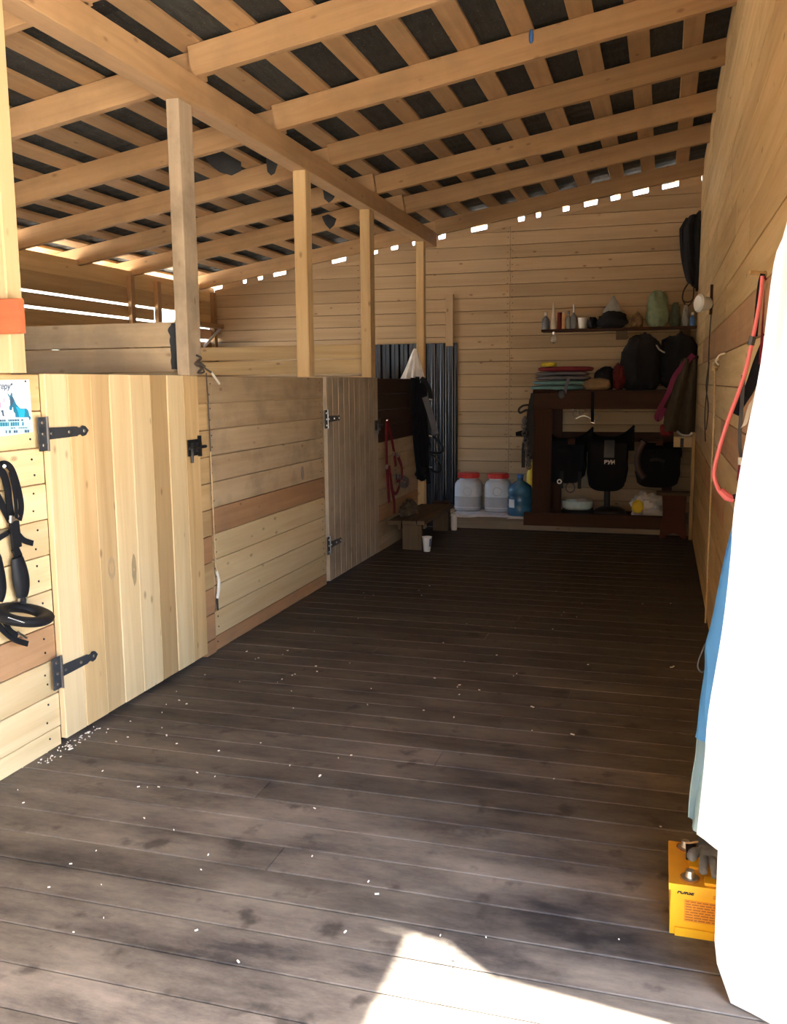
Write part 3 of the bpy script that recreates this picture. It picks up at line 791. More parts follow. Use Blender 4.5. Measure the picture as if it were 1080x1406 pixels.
# ================================================================== right wall things
# lamp holder
t = thing('lamp_holder', (XR, 6.72, 2.05), 'round white porcelain lamp holder on the right wall', 'lamp holder')
lp = V((XR, 6.72, 2.025))
MB().box(lp + V((-.01, .02, .03)), (.02, .05, .20)).build('mount_plate', 'rack_brown', t, False)
MB().lathe([(.035, 0), (.045, .015), (.047, .05), (.062, .07), (.062, .085), (.05, .095), (.02, .09)], lp + V((-.02, 0, 0)), 20, (-.85, -.5, .05)).build('holder', 'porcelain', t)
MB().tube(cr([lp + V((-.008, .02, -.06)), lp + V((-.012, .05, -.25)), lp + V((-.012, .02, -.5)), lp + V((-.02, .1, -.75)), lp + V((-.012, .05, -.95))], 5), .004, 6).build('cable', 'rope_dark', t)
# rope on hook
t = thing('hanging_rope', (XR, 5.2, .1), 'thin beige rope knotted to a hook on the right wall, hanging to the floor', 'rope')
hk = atx(995, 493, XR - .005)
MB().tube(cr([hk + V((0, 0, .03)), hk + V((-.03, 0, .02)), hk + V((-.045, 0, -.01)), hk + V((-.03, 0, -.03))], 5), .005, 6).build('hook', 'steel', t)
kn = atx(981, 500, XR - .045)
MB().tube(cr([hk + V((-.04, 0, 0)), hk + V((-.045, .1, -.02)), atx(985, 502, XR - .03), kn], 5), .011, 7).build('tied_loop', 'rope', t)
MB().blob(kn + V((0, 0, -.01)), (.045, .06, .06), .2, 3, 5, 12, 8).build('knot', 'rope', t)
MB().tube(cr([kn, atx(980, 560, XR - .05), atx(977, 640, XR - .05), atx(973, 740, XR - .05), atx(968, 855, XR - .045)], 6), .0052, 7).build('strand', 'rope', t)
MB().tube(cr([atx(973, 498, XR - .02), atx(969, 530, XR - .015), atx(972, 560, XR - .02), atx(969, 590, XR - .015)], 5), .004, 6).build('loose_end', 'rope_dark', t)
# snap hook at the blue film
sc = at(964, 907, 2.52)
tag(MB().tube(cr([sc + V((.008, 0, .05)), sc + V((-.004, 0, .02)), sc + V((-.012, 0, -.015)), sc + V((-.002, 0, -.032)), sc + V((.010, 0, -.02)), sc + V((.012, 0, .01))], 6, True), .0025, 6, True).build('snap_hook', 'grey_iron'), 'small dark wire snap hook dangling at the edge of the blue film', 'hook')
# pink tube rein and straps on the peg near the sheet
t = thing('strap_bundle', atx(1048, 690, XR), 'pink rubber rein and dark straps hanging from a peg on the right wall', 'straps')
YP = 3.2
pk = lambda px, py, d=0: at(px, py, YP + d)
MB().tube(cr([pk(1046, 379), pk(1043, 410), pk(1033, 465), pk(1020, 520), pk(1000, 575), pk(986, 620), pk(980, 650), pk(985, 670), pk(989, 675)], 6), .0068, 8).build('pink_tube', 'pink', t)
MB().tube([pk(988, 673), pk(998, 682), pk(1007, 686)], [.011, .015, .012], 8).build('pink_grip', 'pink', t)
MB().tube([pk(1006, 684), pk(1014, 682)], .012, 8).build('grip_collar', 'cloth_black', t)
MB().tube([pk(1033, 462), pk(1030, 474)], .011, 8).build('tape_band', 'grey_iron', t)
MB().strap(cr([pk(1047, 376), pk(1043, 392), pk(1039, 430), pk(1036, 462)], 5), .016, .004, X_).build('dark_strap', 'nylon', t)
MB().strap(cr([pk(1047, 376, .05), pk(1055, 385, .05), pk(1052, 420, .05), pk(1046, 500, .05)], 5), .022, .005, X_).build('red_strap', 'red_strap', t)
MB().strap(cr([pk(1052, 470, .06), pk(1040, 500, .06), pk(1030, 530, .06), pk(1018, 550, .06), pk(1007, 568, .06)], 5), .034, .006, X_ + Z_ * .4).build('black_band', 'nylon', t)
MB().strap(cr([pk(1020, 515), pk(1018, 555), pk(1015, 600), pk(1017, 628)], 5), .012, .006, X_).build('rubber_strip', 'grey_iron', t)
MB().tube([pk(1017, 628), pk(1017, 638)], .010, 8).build('strip_ferrule', 'ivory', t)
MB().tube([pk(1017, 638), pk(1015, 660)], [.008, .010], 8).build('red_end', 'red_strap', t)
MB().cloth(lambda u, v: pk(1016 + 20 * v + 7 * u, 588 - 52 * v - 4 * u + 3 * math.sin(v * 9), -.02), 4, 10, .003).build('paper_tag', 'ivory', t)
MB().tube([V((XR, YP + .03, 1.842)), V((XR - .055, YP + .0, 1.846))], .007, 8).build('peg', 'pine', t)

# ================================================================== left wall things
XP = XL + .006
pp = lambda px, py, d=0: atx(px, py, XP + d)
t = thing('poster', pp(10, 598), 'white paper poster with a blue horse on the nearest stall wall', 'poster')
MB().prism([pp(-60, 523), pp(39.5, 521), pp(45, 593), pp(20, 597), pp(-60, 606)], X_, .0015).build('paper', 'paper', t, False)
cr_ = lambda x, y, d=.0018: pp(x / 14.07, 510 + y / 14.07, d)
MB().prism([cr_(*p) for p in ((140, 410), (165, 440), (180, 470), (200, 460), (208, 430), (222, 400), (235, 440), (238, 480), (265, 530), (295, 600), (310, 635), (350, 680), (385, 715), (440, 720), (500, 715), (535, 745), (555, 800), (560, 850), (590, 880), (590, 920), (570, 940), (550, 885), (420, 890), (300, 885), (295, 820), (262, 770), (250, 690), (235, 690), (225, 740), (205, 755), (182, 735), (178, 690), (195, 640), (190, 560), (178, 500), (155, 465))], X_, .0012).build('horse_print', 'ink_teal', t, False)
MB().prism([cr_(*p, .0032) for p in ((300, 680), (340, 690), (390, 725), (470, 725), (480, 780), (465, 880), (370, 885), (350, 800), (330, 740))], X_, .0008).build('horse_highlight', 'ink_blue', t, False)
MB().prism([cr_(*p, .0032) for p in ((195, 500), (230, 480), (262, 560), (240, 640), (205, 690), (196, 600))], X_, .0008).build('horse_face', 'ink_dark', t, False)
MB().prism([cr_(*p) for p in ((-200, 600), (18, 600), (18, 700), (-200, 720))], X_, .001).build('pink_print', 'ink_pink', t, False)
MB().prism([cr_(*p) for p in ((70, 510), (82, 510), (80, 600), (66, 600))], X_, .001).build('pink_stroke', 'ink_pink', t, False)
MB().prism([cr_(*p) for p in ((10, 755), (60, 745), (80, 870), (50, 860), (40, 800))], X_, .001).build('dark_figure', 'ink_dark', t, False)
MB().prism([cr_(*p, .0016) for p in ((-300, 950), (560, 905), (600, 1150), (540, 1180), (-300, 1240))], X_, .0006).build('pale_band', 'ink_pale', t, False)
for nm, ya, yb, x0, x1, mt in (('small_print', 940, 978, -300, 440, 'ink_dark'), ('bold_print', 995, 1070, -300, 470, 'ink_teal'), ('fine_print', 1100, 1120, 210, 500, 'ink_dark'), ('bottom_print', 1150, 1205, 110, 540, 'ink_dark')):
    pr = MB(); xx = x0; random.seed(ya)
    while xx < x1:
        l = random.uniform(18, 46); dy = -(xx + 300) * .03
        if random.random() > .18:
            pr.prism([cr_(xx, yb + dy, .0026), cr_(xx + l, yb + dy, .0026), cr_(xx + l, ya + dy + random.uniform(0, 8), .0026), cr_(xx, ya + dy, .0026)], X_, .0006)
        xx += l + 9
    pr.build(nm, mt, t, False)['kind'] = 'stuff'
o0 = cr_(-170, 345, .002)
text_mesh('heading_print', 'Ветеру"', .030, 'ink_dark', t, frame(o0, (0, 1, 0), (0, 0, 1)), .25, .0006)
for q in ((487, 190), (-40, 195)):
    MB().lathe([(.004, 0), (.003, .003)], cr_(q[0], q[1], .002), 8, (1, 0, 0)).build('pin', 'black_iron', t)

# black padded halter
t = thing('halter', atx(20, 885, XL + .03), 'black padded leather halter hanging below the horse poster', 'halter')
hp = lambda px, py, d=.03: atx(px, py, XL + d)
hs = lambda pts, w, d=.03, mt='leather', nm='strap', th=.006: MB().strap(cr([hp(a, b, d) for a, b in pts], 5), w, th, V((0, 1, .25))).build(nm, mt, t)
hs([(-8, 660), (-2, 642), (6, 637), (15, 643), (22, 660), (28, 685), (29, 700), (26, 714)], .026, .04, nm='crown_strap')
hs([(-4, 648), (4, 650), (10, 670), (13, 695), (16, 712)], .032, .03, nm='cheek_strap')
hs([(-12, 662), (-4, 680), (6, 700), (14, 715)], .030, .022, nm='inner_strap')
hs([(14, 648), (19, 670), (22, 695), (22, 712)], .014, .05, nm='thin_strap')
MB().tube([hp(14, 716, .045), hp(24, 708, .045)], .008, 8).build('buckle', 'steel', t)
MB().tube([hp(15, 708, .05), hp(15, 718, .05)], .006, 8).build('buckle', 'steel', t)
hs([(19, 716), (21, 735), (23, 752)], .046, .035, nm='buckle_strap', th=.012)
hs([(20, 752), (26, 765)], .034, .03, nm='buckle_strap', th=.01)
hs([(26, 735), (33, 742), (45, 746)], .022, .035, nm='strap_tail')
hs([(18, 727), (8, 733), (-6, 742)], .020, .03, nm='brow_strap')
def pad(pts, r, nm):
    q = cr([hp(a, b, .035) for a, b in pts], 6); n = len(q)
    MB().tube(q, [r * (.55 + .45 * math.sin(math.pi * min(1, max(0, (i + 1.2) / (n + 1.4))))) for i in range(n)], 12, sq=.5, up=X_).build(nm, 'leather', t)
pad([(23, 765), (27, 785), (30, 805), (30, 820)], .042, 'cheek_pad')
pad([(-6, 762), (-4, 785), (-1, 810), (-3, 826)], .036, 'cheek_pad')
MB().tube([hp(26, 824, .04), hp(35, 824, .04)], .007, 8).build('ring', 'steel', t)
MB().tube([hp(30, 818, .035), hp(32, 836, .035)], .014, 8).build('ring_strap', 'leather', t)
nb = []
for i in range(26):
    a = 2 * math.pi * i / 26
    c0 = hp(28, 845, .085)
    nb.append(c0 + V((.075 * math.sin(a), .095 * math.cos(a) + .012, -.012 * math.cos(a) - .022 * math.sin(a))))
MB().tube(nb, .032, 12, True, .62, Z_).build('noseband', 'leather', t)
st_ = MB()
for i in range(14):
    p = hp(12 + 2.3 * i, 848 + .75 * i, .16); st_.box(p + V((.0, 0, .0)), (.003, .0045, .002))
st_.build('stitching', 'white_print', t, False)
hs([(-10, 850), (5, 866), (20, 878), (38, 884)], .022, .05, nm='chin_strap')
hs([(-10, 838), (4, 850), (14, 866), (24, 872)], .020, .06, nm='chin_strap')
MB().tube([hp(24, 868, .06), hp(36, 876, .06)], .006, 6).build('buckle', 'steel', t)
MB().tube([hp(6, 640, 0), hp(6, 640, .05)], .006, 8).build('nail_hook', 'steel', t)

# riding whip on the stall front and tied cord on the post
xw = XL + .03
wp = lambda px, py, d=0: atx(px, py, xw + d)
t = thing('riding_whip', wp(298, 838), 'thin riding whip with a white grip hanging from the grey post', 'whip')
q = cr([wp(283, 512), wp(286, 560), wp(289, 620), wp(292, 690), wp(295, 750), wp(297, 786)], 5)
MB().tube(q[:11], .0035, 6).build('upper_shaft', 'rope_dark', t)
MB().tube(q[10:], .0042, 6).build('shaft', 'rope', t)
MB().tube(cr([wp(297, 784), wp(300, 795), wp(300, 810), wp(298, 822)], 5), [.008] * 5 + [.010] * 6 + [.009] * 5, 8).build('grip', 'rope_white', t)
MB().tube([wp(298, 821), wp(299, 838)], [.007, .005], 8).build('butt', 'black_iron', t)
t = thing('tied_cord', atx(275, 510, -2.33), 'dark cord with a white tip knotted round the grey post', 'cord')
xk = -2.325
kp = lambda px, py, d=0: atx(px, py, xk + d)
MB().tube(cr([kp(270, 488), kp(276, 492), kp(268, 500), kp(277, 505), kp(272, 512), kp(280, 510), kp(271, 496), kp(281, 503)], 5), .006, 6).build('knot', 'rope_dark', t)
MB().tube(cr([kp(275, 498, .01), kp(282, 506, .02), kp(291, 512, .03)], 5), .0055, 6).build('tail', 'rope_dark', t)
MB().tube([kp(290, 511, .03), kp(301, 527, .03)], .006, 8).build('tip', 'rope_white', t)

# shavings on the floor
sv = MB(); random.seed(11)
for i in range(170):
    if i < 60: y0 = random.uniform(2.9, 3.3); x0 = XL + abs(random.gauss(.03, .035)) + .02
    elif i < 110: x0 = XL + .05 + abs(random.gauss(0, .7)); y0 = random.uniform(2.0, 4.6)
    else: x0 = random.uniform(-2.2, .1); y0 = random.uniform(1.9, 6.5)
    l = random.uniform(.002, .006) * (1.7 if i % 11 == 0 else 1)
    a = random.uniform(0, 3.14)
    sv.box((x0, y0, .0035), (l * 1.8, l * .7, .003), (math.cos(a), math.sin(a), .05), (-math.sin(a), math.cos(a), 0))
sv = sv.build('wood_shavings', 'shavings', None, False)
tag(sv, 'pale wood shavings scattered on the dark floor near the stall door', 'shavings', None, 'stuff')

# ================================================================== far end, left
# corrugated metal sheet on the back wall
cx0, cx1 = at(512, 470, 9.9).x, at(627, 470, 9.9).x
def fcor(u, v):
    x = cx0 + (cx1 - cx0) * u; ph = (x - cx0) / .105 % 1
    h = 0 if ph < .28 else ((ph - .28) / .12 if ph < .4 else (1 if ph < .78 else (1 - (ph - .78) / .12 if ph < .9 else 0)))
    return V((x, YB - .012 - .022 * h, .125 + v * (1.94 - .125)))
tag(MB().cloth(fcor, 110, 1, .0015).build('corrugated_sheet', 'corr'), 'dark ribbed metal sheet standing against the back wall', 'metal sheet')
# white cloth on farthest post
pc = at(573, 479, 8.96)
def fhat(u, v):
    a = u * 2 * math.pi; r = (.012 + .10 * v ** .8) * (1 + .3 * math.sin(9 * a + 2 * v) * v)
    return V((pc.x - .02 + r * math.cos(a) - .03 * v, pc.y - .02 + r * .55 * math.sin(a), pc.z - .34 * v))
tag(MB().cloth(fhat, 40, 12, .004).build('hung_cloth', 'white_cloth'), 'white cloth gathered to a point hanging on the farthest post', 'cloth')
# black tack bundle
XT = XL + .05
tp = lambda px, py, d=0: atx(px, py, XT + d)
def bw(px, py, Y):
    p = at(px, py, Y)
    return p if p.x > XL + .045 else atx(px, py, XL + .045)
t = thing('bridle_bundle', at(585, 660, 8.9), 'bundle of black bridles and reins hanging over the end of the dark boards', 'bridles')
random.seed(21)
for k_ in range(11):
    x0 = 566 + k_ * 1.7; ye = random.choice((612, 628, 640, 650, 658, 664)); w_ = random.uniform(-2.5, 2.5)
    pts = [(x0, 519 + random.uniform(-2, 2)), (x0 + w_, 556), (x0 + 3 - w_, 598), (x0 + 6 + w_ * .6, ye)]
    MB().strap(cr([bw(a, b, 8.90 + .010 * (k_ % 6)) for a, b in pts], 5), random.uniform(.032, .055), .010, X_ + Y_ * random.uniform(-.5, .5)).build('rein', 'nylon' if k_ % 2 else 'matt_leather', t)
MB().blob(at(579, 650, 8.9), (.13, .07, .14), .35, 2.5, 61).build('rein_coil', 'nylon', t)
MB().strap(cr([at(578, 519, 8.86), at(586, 528, 8.86), at(591, 540, 8.86), at(591, 549, 8.86)], 5), .045, .01, X_).build('headstall', 'leather', t)
MB().strap(cr([at(583, 545, 8.87), at(588, 560, 8.87), at(594, 580, 8.87), at(598, 596, 8.87)], 5), .06, .006, X_).build('grey_strap', 'grey_cloth', t)
for pts in (((589, 596), (598, 602), (607, 613), (606, 621), (596, 622), (588, 620)), ((588, 622), (598, 628), (605, 640), (603, 648), (595, 647), (588, 640))):
    MB().tube(cr([at(a, b, 8.88) for a, b in pts], 5), .011, 7).build('rein_loop', 'leather', t)
for px, py in ((591, 548), (591, 598), (591, 641)):
    MB().tube([at(px - 2, py, 8.85), at(px + 2, py + 1, 8.85)], .008, 6).build('buckle', 'steel', t)
# red halter
t = thing('red_halter', atx(538, 700, XL + .03), 'dark red halter with steel rings hanging on the far boards', 'halter')
rp = lambda px, py, d=.04: atx(px, py, XL + d)
for pts, w in ((((531, 578), (530, 600), (531, 640), (534, 690)), .05), (((532, 577), (537, 600), (541, 622), (543, 640)), .04), (((534, 640), (537, 665), (541, 690), (541, 705)), .045), (((545, 624), (551, 640), (551, 655), (545, 660)), .04), (((544, 655), (553, 656), (560, 661), (556, 667), (548, 664)), .05), (((536, 650), (537, 670), (543, 678), (548, 668)), .03)):
    MB().strap(cr([rp(a, b) for a, b in pts], 5), w, .01, V((0, 1, .2))).build('halter_strap', 'red_strap' if w != .05 or pts[0][0] < 540 else 'brown_leather', t)
for px, py in ((540, 623), (546, 625), (531, 641), (541, 653), (546, 653)):
    a = [rp(px, py, .055) + V((.0, .022 * math.cos(x_), .018 * math.sin(x_))) for x_ in [i * math.pi / 4 for i in range(8)]]
    MB().tube(a, .005, 6, True).build('ring', 'steel', t)
MB().tube([rp(531, 577, .012), rp(531, 577, .05)], .005, 6).build('nail_hook', 'steel', t)
# bench along the stall front
t = thing('bench', (-2.15, 8.4, 0), 'low rough wooden bench along the dark boarded stall front', 'bench')
for i, xx in enumerate((-2.31, -2.17, -2.06)):
    board('bench_plank', t, 'bench', 1.20, .13 if i < 2 else .07, .035, (xx, 8.40, .245 + .003 * i), Y_, X_)
board('bench_leg', t, 'bench', .225, .18, .05, (-2.145, 7.83, .1145), Z_, X_)
board('bench_leg', t, 'bench', .225, .16, .05, (-2.145, 8.93, .1145), Z_, X_)
board('bench_rail', t, 'bench', 1.05, .05, .03, (-2.28, 8.38, .20), Y_, Z_)
t = thing('wooden_box', (-2.18, 9.04, 0), 'small dark wooden box at the far end of the bench', 'box')
for a in (-.07, .07): board('box_side', t, 'bench', .26, .12, .018, (-2.17 + a, 9.075, .135), Z_, Y_)
board('box_front', t, 'bench', .26, .125, .018, (-2.17, 9.01, .135), Z_, X_); board('box_lid', t, 'dark_board', .175, .15, .018, (-2.17, 9.07, .276), X_, Y_)
lb = MB().blob((-2.26, 8.12, .34), (.19, .36, .15), .4, 2.6, 4, 30, 18, flat=.266, taper=.45)
tag(lb.build('cloth_bundle', 'olive_cloth'), 'dark crumpled cloth lying on the bench below the red halter', 'cloth')
p = at(591, 722, 9.02)
t = thing('white_tube', (p.x, p.y, 0), 'narrow white bottle between the bench and the wooden box', 'bottle')
p = V((-2.245, 8.985, 0)); MB().lathe([(.028, .0), (.03, .01), (.03, .14), (.02, .16)], V((-2.02, 8.99, .0)), 14).build('body', 'white_print', t)
MB().lathe([(.012, .16), (.012, .19)], V((-2.02, 8.99, .0)), 10).build('cap', 'ivory', t)
# cup on floor
p = atz(586, 757, 0)
t = thing('paper_cup', (p.x, p.y, 0), 'white paper cup standing on the dark floor before the bench', 'cup')
MB().lathe([(.030, 0), (.043, .125), (.046, .128), (.046, .134), (.040, .134), (.028, .006)], (p.x, p.y, .001), 18).build('wall', 'white_print', t)
MB().prism([(p.x + .030, p.y - .034, .05), (p.x + .040, p.y - .026, .05), (p.x + .044, p.y - .025, .12), (p.x + .034, p.y - .036, .12)], (0, -1, 0), .003).build('printed_stripe', 'ink_dark', t, False)

# ================================================================== platform at the back
ZP = .12
pf = tag(empty('trim_1', (-1, 9.5, 0)), 'low grey board platform along the back wall', None, None, 'structure')
for i in range(5):
    board('platform_board', pf, 'platform', 2.45, .155, .03, (-.92, 9.245 + i * .158, ZP - .015), X_, Y_)
board('platform_fascia', pf, 'platform', 2.45, .088, .03, (-.92, 9.185, .045), X_, Z_)
# white cloth under jugs
wc = at(668, 708, 9.3)
def fwc(u, v):
    x = -2.10 + .84 * u; y = 9.17 + .5 * v
    return V((x, y - .02 * math.sin(u * 9), ZP + .008 + .006 * noise.noise(V((x * 9, y * 9, 1))) + (.0 if v > .05 else -.012)))
tag(MB().cloth(fwc, 26, 12, .005).build('floor_cloth', 'white_cloth'), 'white cloth spread on the platform under the jugs', 'cloth')
def jug(cx, cy, label, w=.29):
    t = thing('plastic_jug', (cx, cy, ZP + .018), label, 'jug', 'jugs on the platform')
    r = w / 2; z0 = ZP + .02
    MB().lathe([(r * .86, 0), (r * .97, .015), (r * 1.0, .04), (r, .25), (r * .97, .29), (r * .85, .318), (r * .70, .33), (r * .66, .335), (r * .66, .36)], (cx, cy, z0), 32, p=3.6).build('body', 'jug', t)
    MB().lathe([(r * .80, .35), (r * .82, .352), (r * .82, .395), (r * .76, .402), (r * .2, .403)], (cx, cy, z0), 28).build('lid', 'red_plastic', t)
    rg = MB()
    for i in range(24):
        a = i * math.pi / 12; rg.box((cx + r * .825 * math.cos(a), cy + r * .825 * math.sin(a), z0 + .373), (.008, .012, .036), (math.cos(a), math.sin(a), 0), (-math.sin(a), math.cos(a), 0))
    rg.build('lid_ribs', 'red_plastic', t, False)
    a = [V((cx + .012 + .045 * math.cos(q), cy - r * 1.0, z0 + .215 + .045 * math.sin(q))) for q in [i * math.pi / 8 for i in range(16)]]
    MB().tube(a, .007, 7, True).build('handle_dimple', 'jug', t)
    MB().lathe([(r * .9, 0), (r * .985, .012), (r * 1.004, .05), (r * 1.004, .155)], (cx, cy, z0 + .001), 32, p=3.6).build('contents', 'jug_fill', t)
    return t
p = at(645, 690, 9.62); jug(p.x, 9.55, 'left milky jug with a red lid, nearest the metal sheet', .285)
p = at(685, 690, 9.62); jug(p.x, 9.55, 'right milky jug with a red lid, beside the blue bottle', .275)
# water bottle
p = at(713, 700, 9.30); r = .130
t = thing('water_bottle', (p.x, 9.33, ZP), 'large blue translucent water bottle with a white label', 'bottle')
MB().lathe([(r * .9, 0), (r, .02), (r, .10), (r * .96, .11), (r * .96, .125), (r, .135), (r, .20), (r * .96, .21), (r * .96, .225), (r, .235), (r, .28), (r * .85, .32), (r * .45, .36), (.03, .375), (.028, .42)], (p.x, 9.33, ZP), 28).build('body', 'water', t)
MB().lathe([(.034, .405), (.034, .435), (.02, .438)], (p.x, 9.33, ZP), 16).build('cap', 'blue_plastic', t)
def flab(u, v): a = math.radians(-140 + 32 * u); return V((p.x + (r + .003) * math.cos(a), 9.33 + (r + .003) * math.sin(a), ZP + .10 + .085 * v))
MB().cloth(flab, 6, 2, .001).build('label', 'white_print', t)
# yellow thing behind the bottle
p = at(729, 650, 9.5)
t = thing('spray_bottle', (p.x, p.y, ZP), 'yellow bottle standing behind the blue water bottle', 'bottle')
MB().lathe([(.05, 0), (.055, .02), (.055, .42), (.04, .47), (.02, .49), (.02, .52)], (p.x - .0, 9.55, ZP), 16).build('body', 'yellow', t)
MB().box((p.x - .01, 9.54, ZP + .535), (.07, .035, .04)).box((p.x - .045, 9.54, ZP + .51), (.012, .02, .05)).build('trigger', 'yellow', t, False)

# ================================================================== saddle rack
YF = 9.15
t = thing('saddle_rack', (-.6, 9.4, ZP), 'dark brown wooden saddle rack on the platform', 'rack')
rk = t
xl, xr_ = at(744, 600, YF).x, at(918, 600, YF).x
board('upright', t, 'rack_brown', 1.24, .19, .035, (xl, YF + .02, .81), Z_, X_)
board('upright', t, 'rack_brown', 1.24, .08, .05, (xl + .125, YF + .32, ZP + .62), Z_, X_)
board('upright', t, 'rack_brown', 1.24, .10, .05, (xr_, YF + .62, ZP + .62), Z_, X_)
board('upright', t, 'rack_brown', 1.24, .10, .05, (xl, YF + .62, ZP + .62), Z_, X_)
zt = at(800, 540, YF).z
board('top_rail', t, 'rack_brown', xr_ - xl + .22, .16, .03, ((xl + xr_) / 2, YF + .02 - .02, zt - .075), X_, Z_)
for i in range(4): board('top_board', t, 'rack_brown', xr_ - xl + .24, .175, .025, ((xl + xr_) / 2 + .02, YF + .09 + i * .18, zt + .015), X_, Y_)
board('bottom_rail', t, 'rack_brown', 1.40, .135, .035, (at(815, 710, YF).x, YF - .02, .125), X_, Z_)
for i in range(3): board('bottom_board', t, 'rack_brown', xr_ - xl, .2, .02, ((xl + xr_) / 2, YF + .12 + i * .205, ZP + .012), X_, Y_)
for px in (786, 905):
    xx = at(px, 615, 9.5).x
    board('saddle_arm', t, 'rack_brown', .6, .07, .06, (xx, 9.63, .90), Y_, X_)
board('back_rail', t, 'rack_brown', xr_ - xl, .10, .03, ((xl + xr_) / 2, 9.90, .92), X_, Z_)
ZT = zt + .028

# saddles: seat ridge along X, flaps hang to both sides
def saddle(cx, cy, zt_, w, h, label, mat='matt_leather', flapw=.36, edge=None, cant=.12):
    s_ = thing('saddle', (cx, cy, zt_ - h), label, 'saddle', 'saddles on the rack')
    L = w
    def fseat(u, v):
        x = (u - .5) * L; a = (v - .5) * math.pi * 1.05
        tp_ = .02 + (cant * 1.0) * max(0, (u - .62) / .38) ** 2 + .05 * max(0, (.25 - u) / .25) ** 2
        wd = .11 + .05 * math.sin(math.pi * min(1, u * 1.1)) - .06 * max(0, (u - .8) / .2)
        return V((cx + x + (.05 * max(0, (u - .75) / .25) if cant > .08 else 0), cy + wd * math.sin(a), zt_ + tp_ * (math.cos(a) ** 2) - .10 * (1 - math.cos(a))))
    MB().cloth(fseat, 22, 14, .022).build('seat', mat, s_)
    for sg in (-1, 1):
        def fflap(u, v, sg=sg):
            a = math.pi * (1 - u); sx = math.cos(a); prof = (1 - abs(2 * u - 1) ** 3.2) ** (1 / 3.2)
            x = (u - .5) * flapw; z = zt_ - .03 - v * (h * .60 + (h * .38) * prof)
            if v > .9: pass
            return V((cx + x - .02, cy + sg * (.135 + .05 * math.sin(v * 2.2)), z))
        f = MB().cloth(fflap, 20, 8, .014).build('flap', mat, s_)
    MB().strap(cr([(cx + .03, cy - .20, zt_ - h * .4), (cx + .03, cy - .205, zt_ - h * .8), (cx + .03, cy - .20, zt_ - h * 1.02)], 4), .04, .008, X_).build('girth_strap', mat, s_)
    return s_
p = at(783, 605, 9.5); s1 = saddle(p.x - .01, 9.47, p.z, .38, .40, 'left black saddle on the rack beside the brown upright', flapw=.37)
for dx in (-.06, .12):
    MB().strap([(p.x + dx, 9.25, p.z - .30), (p.x + dx, 9.25, p.z - .47)], .035, .012, X_).build('stirrup_strap', 'leather', s1)
MB().tube([V((p.x + .03 + .045 * math.cos(a), 9.24, p.z - .46 + .05 * math.sin(a))) for a in [i * math.pi / 6 for i in range(12)]], .005, 6, True).build('stirrup', 'grey_iron', s1)
MB().tube([V((p.x - .08 + .02 * math.cos(a), 9.24, p.z - .40 + .02 * math.sin(a))) for a in [i * math.pi / 5 for i in range(10)]], .006, 6, True).build('buckle', 'steel', s1)
p = at(838, 603, 9.45); s2 = saddle(p.x, 9.42, p.z, .36, .49, 'middle black saddle with white letters on its flap, on a stand', flapw=.38)
MB().strap([(p.x, 9.27, p.z - .0), (p.x, 9.232, p.z - .1), (p.x, 9.222, p.z - .17)], .10, .006, X_).build('flap_band', 'grey_iron', s2)
q = at(829, 637, 9.205)
text_mesh('white_letters', 'ВУИ', .052, 'white_print', s2, frame((q.x - .0, 9.195, q.z), X_, Z_), 0, .0025, .001)
t = thing('saddle_stand', (p.x - .02, 9.42, ZP + .02), 'black stand with a round foot under the middle saddle', 'stand')
MB().tube([(p.x - .02, 9.42, ZP + .03), (p.x - .02, 9.42, p.z - .07)], .032, 12).build('stem', 'black_iron', t)
MB().lathe([(.16, 0), (.165, .02), (.15, .06), (.10, .085), (.04, .095)], (p.x + .01, 9.42, ZP + .022), 20, p=3).build('foot', 'black_iron', t)
p = at(905, 612, 9.45); s3 = saddle(p.x + .01, 9.45, p.z, .40, .38, 'right black saddle with a brown padded flap edge', flapw=.42, cant=.06)
a = [at(px, py, 9.22) for px, py in ((884, 606), (877, 618), (874, 632), (877, 646), (884, 656))]
MB().tube(cr(a, 5), .030, 10).build('padded_roll', 'brown_leather', s3)
MB().strap(cr([at(892, 632, 9.22), at(902, 631, 9.22), at(912, 634, 9.22)], 4), .03, .006, Z_).build('flap_strap', 'leather', s3)
# bits hanging from the top rail
t = thing('bits', at(802, 575, 9.9), 'steel bits hanging on the back wall under the rack top', 'bits')
for (px, py) in ((790, 568), (798, 564), (812, 568), (818, 573)):
    c0 = at(px, py, 9.92)
    MB().tube([c0 + V((.030 * math.cos(b_), 0, .036 * math.sin(b_))) for b_ in [i * math.pi / 7 for i in range(14)]], .0045, 6, True).build('bit_ring', 'dull_steel', t)
MB().tube(cr([at(790, 575, 9.92), at(802, 571, 9.92), at(816, 578, 9.92)], 5), .005, 6).build('mouthpiece', 'steel', t)
MB().tube([at(786, 562, 9.945), at(786, 562, 9.88)], .006, 6).build('nail_hook', 'steel', t)
t = thing('hanging_strap', at(813, 582, 9.18), 'narrow black strap hanging from the rack top', 'strap')
MB().strap([at(813.5, 538, 9.12), at(813, 560, 9.12), at(813, 582, 9.12)], .03, .008, X_).build('strap', 'nylon', t)
MB().tube([at(811, 580, 9.12), at(816, 581, 9.12)], .006, 6).build('buckle', 'steel', t)
